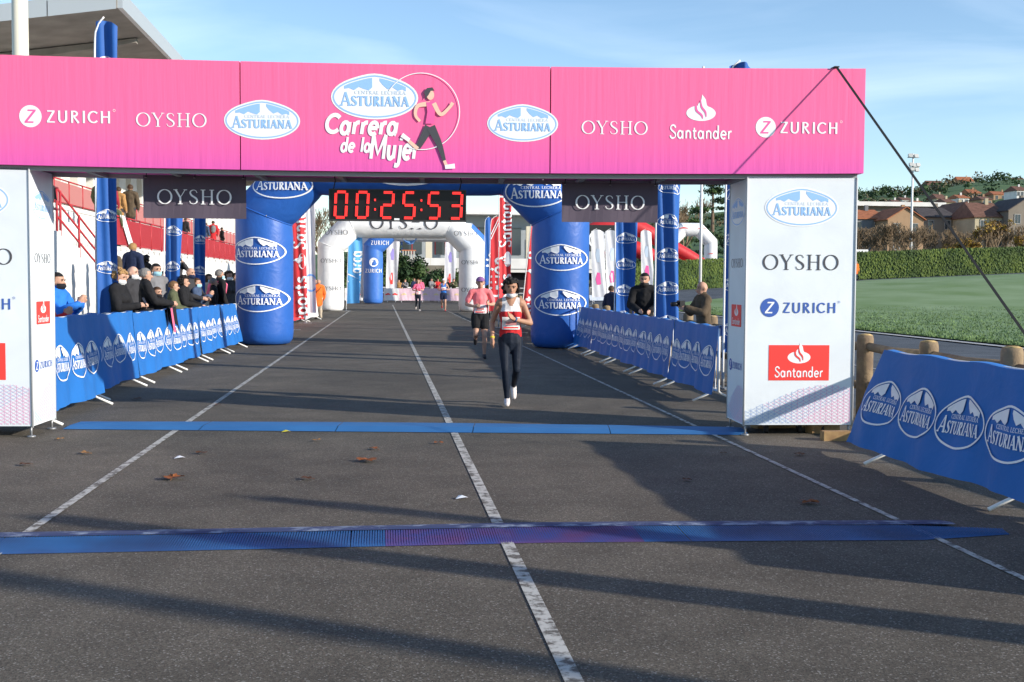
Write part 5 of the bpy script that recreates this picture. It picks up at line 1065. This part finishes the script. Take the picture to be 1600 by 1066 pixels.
        for jx in range(nvv):
            for k in range(nu):
                ids = (jx*nu+k, (jx+1)*nu+k, (jx+1)*nu+(k+1) % nu, jx*nu+(k+1) % nu); c = sum((hv[i] for i in ids), Vector())/4
                face = c.y < -.30 and c.z < .42; neck = c.z < (-.45 if style == 'short' else -.72)
                if c.y < .12 and c.z < (-.12 if style == 'short' else -.35) and style != 'long': neck = True
                if not face and not neck: Fc.append(ids)
        b.add(V, Fc, HAIR[hair], True)
        if style == 'curly':
            for k in range(80):
                dv = Vector((random.gauss(0, 1), random.gauss(0, 1), random.gauss(0, 1))).normalized()
                if (dv.y < -.35 and dv.z < .45) or dv.z < -.6: continue
                b.ell(Hd(hc+Vector((dv.x*.112, dv.y*.122, dv.z*.120))), [random.uniform(.018, .032)]*3, HAIR[hair], 6, 4)
        if style == 'long':
            for k in range(15):
                a_ = R(-15+210*k/14); x, y = .086*math.cos(a_), .022+.095*math.sin(a_); b.tube([Hd((x, y, .10)), Hd((x*1.12, y*1.05+.015, -.03)), Hd((x*1.05, y+.03, -.20)), Hd((x*.8, y+.035, -.30))], [.024, .027, .024, .008], HAIR[hair], 6)
        b.build('hair', e)
    if cap:
        b = MB(); V = []; nu = 20
        for jx in range(7):
            a_ = PI*.43*jx/6
            for k in range(nu): q = 2*PI*k/nu; V.append(Hd(hc+Vector((.099*math.sin(a_)*math.cos(q), .112*math.sin(a_)*math.sin(q), .004+.108*math.cos(a_)))))
        b.add(V, [(jx*nu+k, (jx+1)*nu+k, (jx+1)*nu+(k+1) % nu, jx*nu+(k+1) % nu) for jx in range(6) for k in range(nu)], cap, True)
        if style == 'cap':
            V = []
            for k in range(9): q = PI+PI*(k+.0)/8; c_, s__ = math.cos(q), math.sin(q); V += [Hd(hc+Vector((.096*c_, .108*s__, .030))), Hd(hc+Vector((.085*c_, .105*s__-.075*abs(s__), .012)))]
            b.add(V, [(2*k, 2*k+1, 2*k+3, 2*k+2) for k in range(8)], cap, True)
        b.build('cap', e)
    b = MB()
    for x in (-.034, .034): b.ell(Hd((x, -.083, .108)), (.014, .008, .008), EYE, 8, 5); b.tube([Hd((x-.02, -.088, .126)), Hd((x, -.094, .131)), Hd((x+.02, -.086, .126))], .0045, HAIR[hair if style != 'bald' else 'brown'], 5)
    b.build('eyes', e)
    if not mask: b = MB(); b.tube([Hd((-.026, -.083, .036)), Hd((0, -.094, .035)), Hd((.026, -.083, .036))], [.004, .007, .004], LIP, 5); b.build('mouth', e)
    if mask or beard:
        b = MB(); V = []; nu, nvv = 12, 6; mz = (.068, .01) if mask else (.045, -.012)
        for jx in range(nvv+1):
            for k in range(nu+1): q = R(180+12+156*k/nu); z = mz[0]-(mz[0]-mz[1]+.02)*jx/nvv; bul = 1+.10*math.sin(PI*jx/nvv); V.append(Hd((.083*math.cos(q)*bul*(1-.1*jx/nvv), -.002+.103*math.sin(q)*bul+(.01 if jx > 4 else 0), z)))
        b.add(V, [(jx*(nu+1)+k, jx*(nu+1)+k+1, (jx+1)*(nu+1)+k+1, (jx+1)*(nu+1)+k) for jx in range(nvv) for k in range(nu)], mask or HAIR[hair], True); b.build('face_mask' if mask else 'beard', e)
    if bib:
        w_, h_, zc = bib; V = []; n = 6
        for jz in range(n+1):
            for ix in range(n+1):
                x = -w_/2+w_*ix/n; z = zc-h_/2+h_*jz/n; k = np.nonzero((np.abs(co[:, 0]-x) < .03) & (np.abs(co[:, 2]-z) < .03) & (tv < 2))[0]; y = co[k, 1].min() if len(k) else -.13; V.append((x, y-.010, z))
        b = MB(); b.add(V, [(jz*(n+1)+ix, jz*(n+1)+ix+1, (jz+1)*(n+1)+ix+1, (jz+1)*(n+1)+ix) for jz in range(n) for ix in range(n)], WHT, True); bo = b.build('race_bib', e)
        ymin = min(v[1] for v in V); b = MB(); A_ = Art().poly([(-w_*.30, zc-h_*.12), (w_*.30, zc-h_*.12), (w_*.30, zc+h_*.14), (-w_*.30, zc+h_*.14)], mat('bib_red_blur', (.62, .25, .24), .6), 1).poly([(-w_*.42, zc-h_*.40), (w_*.42, zc-h_*.40), (w_*.42, zc-h_*.28), (-w_*.42, zc-h_*.28)], REDP, 1)
        link('bib_print', A_.mesh('bib_print', lambda u, v, l: (u, ymin-.004-l, v), .002), bo)
    if extra: extra(e, U, Hd)
    return e
def on_bar(x, y=-.42): return dict(r=((-.26, -.12, 1.14), (-.10, y, 1.10)), l=((.26, -.12, 1.14), (.10, y, 1.10)))
def phone(e, U, Hd):
    b = MB(); b.box(U((.0, -.44, 1.20)), (.075, .012, .15), mat('phone_black', (.02, .02, .025), .2), 0, -.5); b.build('phone', e)
PHONE_ARMS = dict(r=((-.24, -.10, 1.10), (-.07, -.36, 1.14)), l=((.24, -.10, 1.10), (.07, -.36, 1.14)))
def camera_prop(e, U, Hd):
    b = MB(); p = Hd((0, -.17, .09)); b.box(p, (.14, .07, .10), mat('camera_black', (.015, .015, .017), .4)); b.tube([p+Vector((0, -.03, 0)), p+Vector((0, -.15, -.01))], .038, MATS['camera_black'], 10); b.build('camera', e)
CAM_ARMS = dict(r=((-.27, -.16, 1.28), (-.10, -.22, 1.52)), l=((.27, -.16, 1.28), (.10, -.24, 1.50)))
CLAP = dict(r=((-.24, -.10, 1.14), (-.04, -.34, 1.28)), l=((.24, -.10, 1.14), (.04, -.34, 1.28)), dirr=(.1, -.5, 1), dirl=(-.1, -.5, 1))
def backpack(m):
    def f(e, U, Hd):
        b = MB(); b.ell(U((0, .20, 1.22)), (.15, .10, .23), m, 12, 8); b.ell(U((0, .28, 1.13)), (.11, .05, .11), m, 10, 6)
        for x in (-.11, .11): b.tube([U((x, .14, 1.40)), U((x, -.03, 1.475)), U((x, -.135, 1.36)), U((x*1.1, -.10, 1.15))], .022, m, 6)
        b.build('backpack', e)
    return f
def bag(e, U, Hd):
    b = MB(); b.ell((.24, .08, .98), (.09, .07, .12), MATS['cloth_black'], 10, 6); b.tube([(.22, .05, 1.08), (0, .14, 1.30), (-.13, .05, 1.46)], .014, MATS['cloth_black'], 5); b.build('shoulder_bag', e)
def at(px, X, ytop, base=0.0):
    Y = X*1800/(px-603); z = CAMZ+(442+(px-800)*.006-ytop)*Y/1800; return (X, Y, base), max(1.0, min(1.95, z-base))
def spec(px, X, ytop, rz, label, top, bottom='charcoal', base=0.0, **kw):
    loc, H = at(px, X, ytop, base); person(loc, R(rz), H, label, K[top], K[bottom], **kw)
# runners
RA = dict(r=((-.25, .06, 1.13), (-.25, -.10, .92)), l=((.27, -.02, 1.13), (.03, -.22, 1.20)), dirl=(-.5, -.4, .5))
def watch(e, U, Hd):
    b = MB(); b.tube([Vector((.062, -.205, 1.178)), Vector((.045, -.215, 1.19))], .036, mat('watch_blue', (.03, .10, .22), .3), 10); b.build('wrist_watch', e)
    b = MB(); b.tube([Hd((-.058, -.05, .012)), Hd((0, -.098, -.006)), Hd((.058, -.05, .012))], [.02, .032, .02], MASKW, 8); b.build('chin_mask', e)
    b = MB(); b.tube([Vector((-.25, -.085, .945)), Vector((-.25, -.096, .925))], .032, mat('yellow_band', (.7, .55, .05), .6), 8); b.build('wrist_band', e)
p = G(797, 634); Hr = CAMZ+(442-438)*p.y/1800
person(p, R(-4), Hr, 'running woman in red and white vest with dark leggings and race bib', K['red'], K['leggings'], 'black', 'curly', 1, SHOEW, 'none', 'tight', RA, dict(r=((-.075, -.16, .50), (-.045, -.10, .10), (-.05, -.27, .045)), l=((.082, -.10, .50), (.055, .22, .25), (.06, .17, .10))), 3, False, None, None, 'runners', True, .0095, 4, 2, (.24, .17, 1.13), K['white'], 1.29, watch, cat='runner')
p = G(750, 561); Hr = CAMZ+(442-434)*p.y/1800
R2A = dict(r=((-.29, .03, 1.14), (-.13, -.25, 1.12)), l=((.29, .06, 1.14), (.17, -.22, 1.16)), dirr=(.6, -.5, .1), dirl=(-.3, -.6, .4))
person(p, R(-3), Hr, 'running man in coral shirt, black shorts and a purple cap', K['coral'], K['black'], 'brown', 'cap', 0, SHOE, 'short', 'shorts', R2A, dict(l=((.09, -.10, .50), (.09, .0, .09), (.10, -.16, .04)), r=((-.09, -.12, .52), (-.09, .28, .42), (-.09, .36, .30))), 4, False, None, K['violet'], 'runners', False, .012, 0, 0, (.25, .18, 1.05), cat='runner')
p = G(653, 487); person(p, R(5), 1.72, 'far running woman in pink shirt and black leggings', K['pink'], K['leggings'], 'lbrown', 'long', 2, SHOEW, 'short', 'tight', R2A, dict(l=((.08, -.16, .52), (.08, -.05, .10), (.08, -.22, .06)), r=((-.08, .0, .5), (-.08, .26, .25), (-.08, .3, .12))), 3, fem=True, group='runners', voxel=.022, bib=(.22, .16, 1.0), cat='runner')
p = G(693, 487); person(p, R(-3), 1.76, 'far runner in blue vest with white cap', K['blue'], K['navy'], 'brown', 'cap', 0, mat('shoe_red', (.5, .05, .06), .6), 'none', 'shorts', R2A, dict(l=((.09, -.14, .51), (.09, -.05, .09), (.1, -.2, .05)), r=((-.09, -.02, .5), (-.09, .28, .30), (-.09, .34, .18))), 3, cap=K['white'], group='runners', voxel=.022, bib=(.22, .16, 1.2), cat='runner')
# spectators behind the left barriers
sg_ = 'spectators behind the grandstand-side barriers'
# raised kerb step where the rear row stands
b = MB(); b.box((-6.65, 44, .45), (1.5, 34, .6), MATS['concrete']); tag(b.build('terrace_step'), 'low concrete step below the grandstand wall', 'step')
spec(111, -4.55, 428, 75, 'spectator in bright blue jacket with black mask beside the white tower', 'blue', arms=CLAP, hair='black', mask=MASKK, group=sg_, coat=True)
spec(88, -4.35, 446, 85, 'clapping spectator in red jacket half hidden by the white tower', 'red', arms=CLAP, hair='brown', group=sg_, coat=True)
spec(200, -4.42, 423, 78, 'blonde spectator in black jacket with white mask holding a phone', 'black', arms=PHONE_ARMS, hair='blonde', style='curly', mask=MASKW, fem=True, coat=True, group=sg_, extra=phone, pitch=-12)
spec(221, -4.85, 418, 70, 'bald spectator with white mask behind the blonde woman', 'charcoal', style='bald', mask=MASKW, coat=True, group=sg_, skin=2)
spec(240, -4.45, 421, 110, 'grey haired spectator in dark jacket looking down the road', 'black', hair='grey', coat=True, group=sg_, arms=on_bar(0))
spec(256, -4.95, 414, 45, 'dark haired spectator with light blue mask', 'grey', hair='black', mask=MASKB, coat=True, group=sg_)
spec(253, -4.32, 449, 55, 'boy with black mask leaning on the barrier', 'black', hair='brown', mask=MASKK, coat=True, group=sg_, arms=on_bar(0), lean=8)
spec(193, -6.5, 388, 150, 'spectator with long light brown hair standing on the step', 'brown', base=.75, hair='lbrown', style='long', fem=True, coat=True, group=sg_)
spec(222, -6.3, 383, 160, 'spectator with short blond hair in navy hooded jacket', 'navy', base=.75, hair='blonde', coat=True, group=sg_)
spec(241, -6.4, 402, 130, 'black haired spectator in black coat on the step', 'black', base=.75, hair='black', style='curly', coat=True, group=sg_)
spec(287, -6.2, 402, 30, 'spectator raising a camera to the face', 'charcoal', base=.75, hair='brown', coat=True, group=sg_, arms=CAM_ARMS, extra=camera_prop)
spec(293, -4.42, 433, 85, 'dark haired spectator in black hooded top at the barrier', 'black', hair='black', style='curly', coat=True, group=sg_, arms=on_bar(0), lean=6)
spec(303, -4.75, 420, 60, 'bald spectator with navy mask leaning his forearms on the barrier', 'charcoal', style='bald', mask=K['navy'], coat=True, group=sg_, skin=0, arms=on_bar(0), lean=6)
spec(283, -4.9, 432, 40, 'spectator with light blue mask behind the leaning flag', 'navy', hair='brown', mask=MASKB, coat=True, group=sg_)
spec(350, -4.4, 423, 120, 'grey haired spectator in black coat with pink backpack', 'black', hair='grey', mask=MASKB, coat=True, group=sg_, extra=backpack(K['pink']))
spec(364, -4.4, 426, 40, 'spectator in dark grey coat with white mask by the blue arch', 'charcoal', hair='brown', style='curly', mask=MASKW, coat=True, group=sg_, fem=True)
spec(328, -5.2, 439, 90, 'child in yellow jacket behind the barriers', 'yellow', hair='black', coat=True, group=sg_)
for px, X, yt, rz, lb, t_, kw in ((210, -5.25, 427, 100, 'spectator in navy coat behind the blonde woman', 'navy', dict(hair='brown')), (231, -5.3, 424, 60, 'spectator in grey jacket with white mask between two dark jackets', 'grey', dict(hair='grey', mask=MASKW)), (267, -5.35, 426, 70, 'spectator in maroon coat beside the leaning flag', 'maroon', dict(hair='black', mask=MASKK)), (276, -4.5, 440, 95, 'spectator in olive jacket leaning over the barrier', 'olive', dict(hair='lbrown', arms=on_bar(0), lean=8)), (316, -4.55, 436, 80, 'spectator in denim jacket clapping by the blue flag', 'denim', dict(hair='brown', arms=CLAP, mask=MASKB)), (334, -4.9, 430, 60, 'spectator in beige coat with blue mask', 'beige', dict(hair='brown', mask=MASKB, fem=True, style='long')), (341, -4.5, 436, 100, 'spectator in black puffer jacket with short grey hair', 'black', dict(hair='grey')), (374, -4.5, 428, 70, 'spectator in brown coat beside the blue arch pillar', 'brown', dict(hair='black')), (183, -5.0, 432, 80, 'spectator in charcoal coat behind the tall blue flag', 'charcoal', dict(hair='brown', mask=MASKW))):
    spec(px, X, yt, rz, lb, t_, coat=True, group=sg_, **kw)
# dark jacket slung over barrier
p = atX(268, 480, -3.7); co_ = drape('slung_coat', (-3.73, p.y, 1.115), .62, .50, MATS['cloth_black'], 'black coat slung over the blue barrier cover', 'coat', PI/2)
b = MB(); b.add([(-.34, -.075, .0), (-.24, -.085, .01), (-.20, -.14, -.42), (-.30, -.12, -.40)], [(0, 1, 2, 3)], K['pink']); b.build('pink_lining', co_)
ug = 'spectators on the grandstand'
b = MB(); b.box((-9.9, 60, 3.0), (1.1, 50, .58), WALL); o = b.build('standing_step', gs); o.matrix_parent_inverse = Matrix.Translation((8.8, -26, 0))
for px, X, yt, rz, lb, t_, kw in ((173, -9.6, 287, 150, 'person in black beanie and dark green coat on the grandstand', 'olive', dict(cap=K['black'])), (190, -9.7, 294, 170, 'person in maroon jacket on the grandstand', 'maroon', {}), (202, -9.9, 299, 160, 'person in camel jacket on the grandstand', 'camel', dict(hair='brown')), (219, -9.6, 295, 175, 'person in brown coat beside the hanging dark banner', 'brown', {}), (181, -10.1, 300, 140, 'person in black jacket between the beanie and maroon jacket', 'black', {}), (211, -10.0, 306, 200, 'person in grey jacket on the grandstand', 'grey', dict(hair='blonde')), (330, -9.5, 352, 150, 'person in blue jacket on the grandstand', 'denim', {}), (300, -9.5, 345, 150, 'person in charcoal coat on the grandstand', 'charcoal', {}), (341, -9.6, 349, 190, 'person in red jacket with grey backpack on the grandstand', 'red', dict(extra=backpack(K['grey']))), (354, -9.6, 359, 120, 'person in black cap and coat on the grandstand', 'black', dict(cap=K['black']))):
    spec(px, X, yt, rz, lb, t_, base=3.29, coat=True, group=ug, voxel=.022, **kw)
spec(197, -9.0, 325, 160, 'child in green camouflage jacket and grey beanie by the red railing', 'olive', base=2.7, coat=True, group=ug, cap=K['grey'], voxel=.022)
# right-hand side
rg_ = 'people behind the lawn-side barriers'
spec(1011, 4.98, 427, -12, 'bearded man in black jacket leaning on the barrier', 'black', hair='black', beard=True, coat=True, group=rg_, lean=10, arms=on_bar(0), yaw=-8)
spec(986, 5.95, 437, 165, 'man in dark hooded jacket with blue collar walking away', 'charcoal', 'denim', coat=True, group=rg_, hair='black')
spec(958, 6.1, 448, 130, 'person in navy jacket behind the log fence', 'navy', 'navy', coat=True, group=rg_, hair='brown')
spec(1109, 5.25, 441, -80, 'photographer in brown coat raising a camera', 'brown', style='bald', coat=True, group=rg_, arms=dict(r=((-.26, -.12, 1.18), (-.09, -.34, 1.30)), l=((.26, -.12, 1.18), (.09, -.36, 1.28))), extra=lambda e, U, Hd: (lambda b: (b.box(U((0, -.42, 1.36)), (.15, .09, .11), MATS['camera_black']), b.tube([U((0, -.45, 1.36)), U((0, -.60, 1.36))], .04, MATS['camera_black'], 10), b.build('camera', e)))(MB()), lean=4)
spec(1043, 7.4, 446, 160, 'person with red backpack behind the blue flag', 'charcoal', coat=True, group=rg_, extra=backpack(K['red']))
# left, past the blue arch
p = G(498, 499); person(p, R(200), 1.66, 'man in orange jacket and pale trousers with shoulder bag', K['orange'], K['beige'], 'grey', 'bald', 0, coat=True, voxel=.02, extra=bag)
fg_ = 'spectators beyond the arches'
for px, Y, lb, t_, rz in ((483, 52, 'person in teal jacket beyond the red barriers', 'denim', 30), (492, 55, 'person in dark jacket behind the man in orange', 'navy', 100), (767, 50, 'person in olive jacket beside the wide red flag', 'olive', -30)):
    q = atY(px, 440, Y); person((q.x, Y, 0), R(rz), 1.7, lb, K[t_], K['charcoal'], coat=True, voxel=.025, group=fg_)
for i, (px, t_, lb) in enumerate(((558, 'black', 'dark figure behind the white far barriers'), (612, 'sky', 'person in light blue coat behind the far barrier'), (623, 'camel', 'person in tan coat behind the far barrier'), (633, 'grey', 'person in grey jacket clapping behind the far barrier'), (647, 'navy', 'person in navy coat behind the pink barrier'), (657, 'pink', 'person in pink jacket behind the pink barrier'), (674, 'grey', 'person in grey coat between pink and red jackets'), (684, 'red', 'person in bright red jacket behind the pink barrier'), (700, 'charcoal', 'person in charcoal coat behind the far runner'), (709, 'olive', 'person in olive coat behind the pink barrier'), (752, 'blue', 'person in blue jacket beside the white pillar'))):
    q = atY(px, 440, 92+i % 3); person((q.x, 92+i % 3, 0), R(random.uniform(-60, 60)), random.uniform(1.72, 1.9), lb, K[t_], K['charcoal'], coat=True, voxel=.03, group=fg_, hair=random.choice(('brown', 'black', 'lbrown')), arms=CLAP if i % 3 == 0 else None)
cg = 'people in front of the dark banner'
for px, Y, t_, lb in ((908, 78, 'black', 'person in black beside the far white flag'), (917, 84, 'olive', 'person in olive under the dark banner'), (936, 84, 'maroon', 'person in maroon under the dark banner'), (955, 86, 'black', 'person in black right of the dark banner')):
    q = atY(px, 440, Y); person((q.x, Y, terr(q.x, Y)), R(random.uniform(-80, 80)), 1.75, lb, K[t_], K['charcoal'], coat=True, voxel=.03, group=cg)
q = atY(1338, 420, 101); person((q.x, 101, terr(q.x, 101)), R(20), 1.75, 'steward in orange vest standing by the end of the long hedge', K['orange'], K['navy'], voxel=.03, coat=True)
print('objects', len(bpy.data.objects))
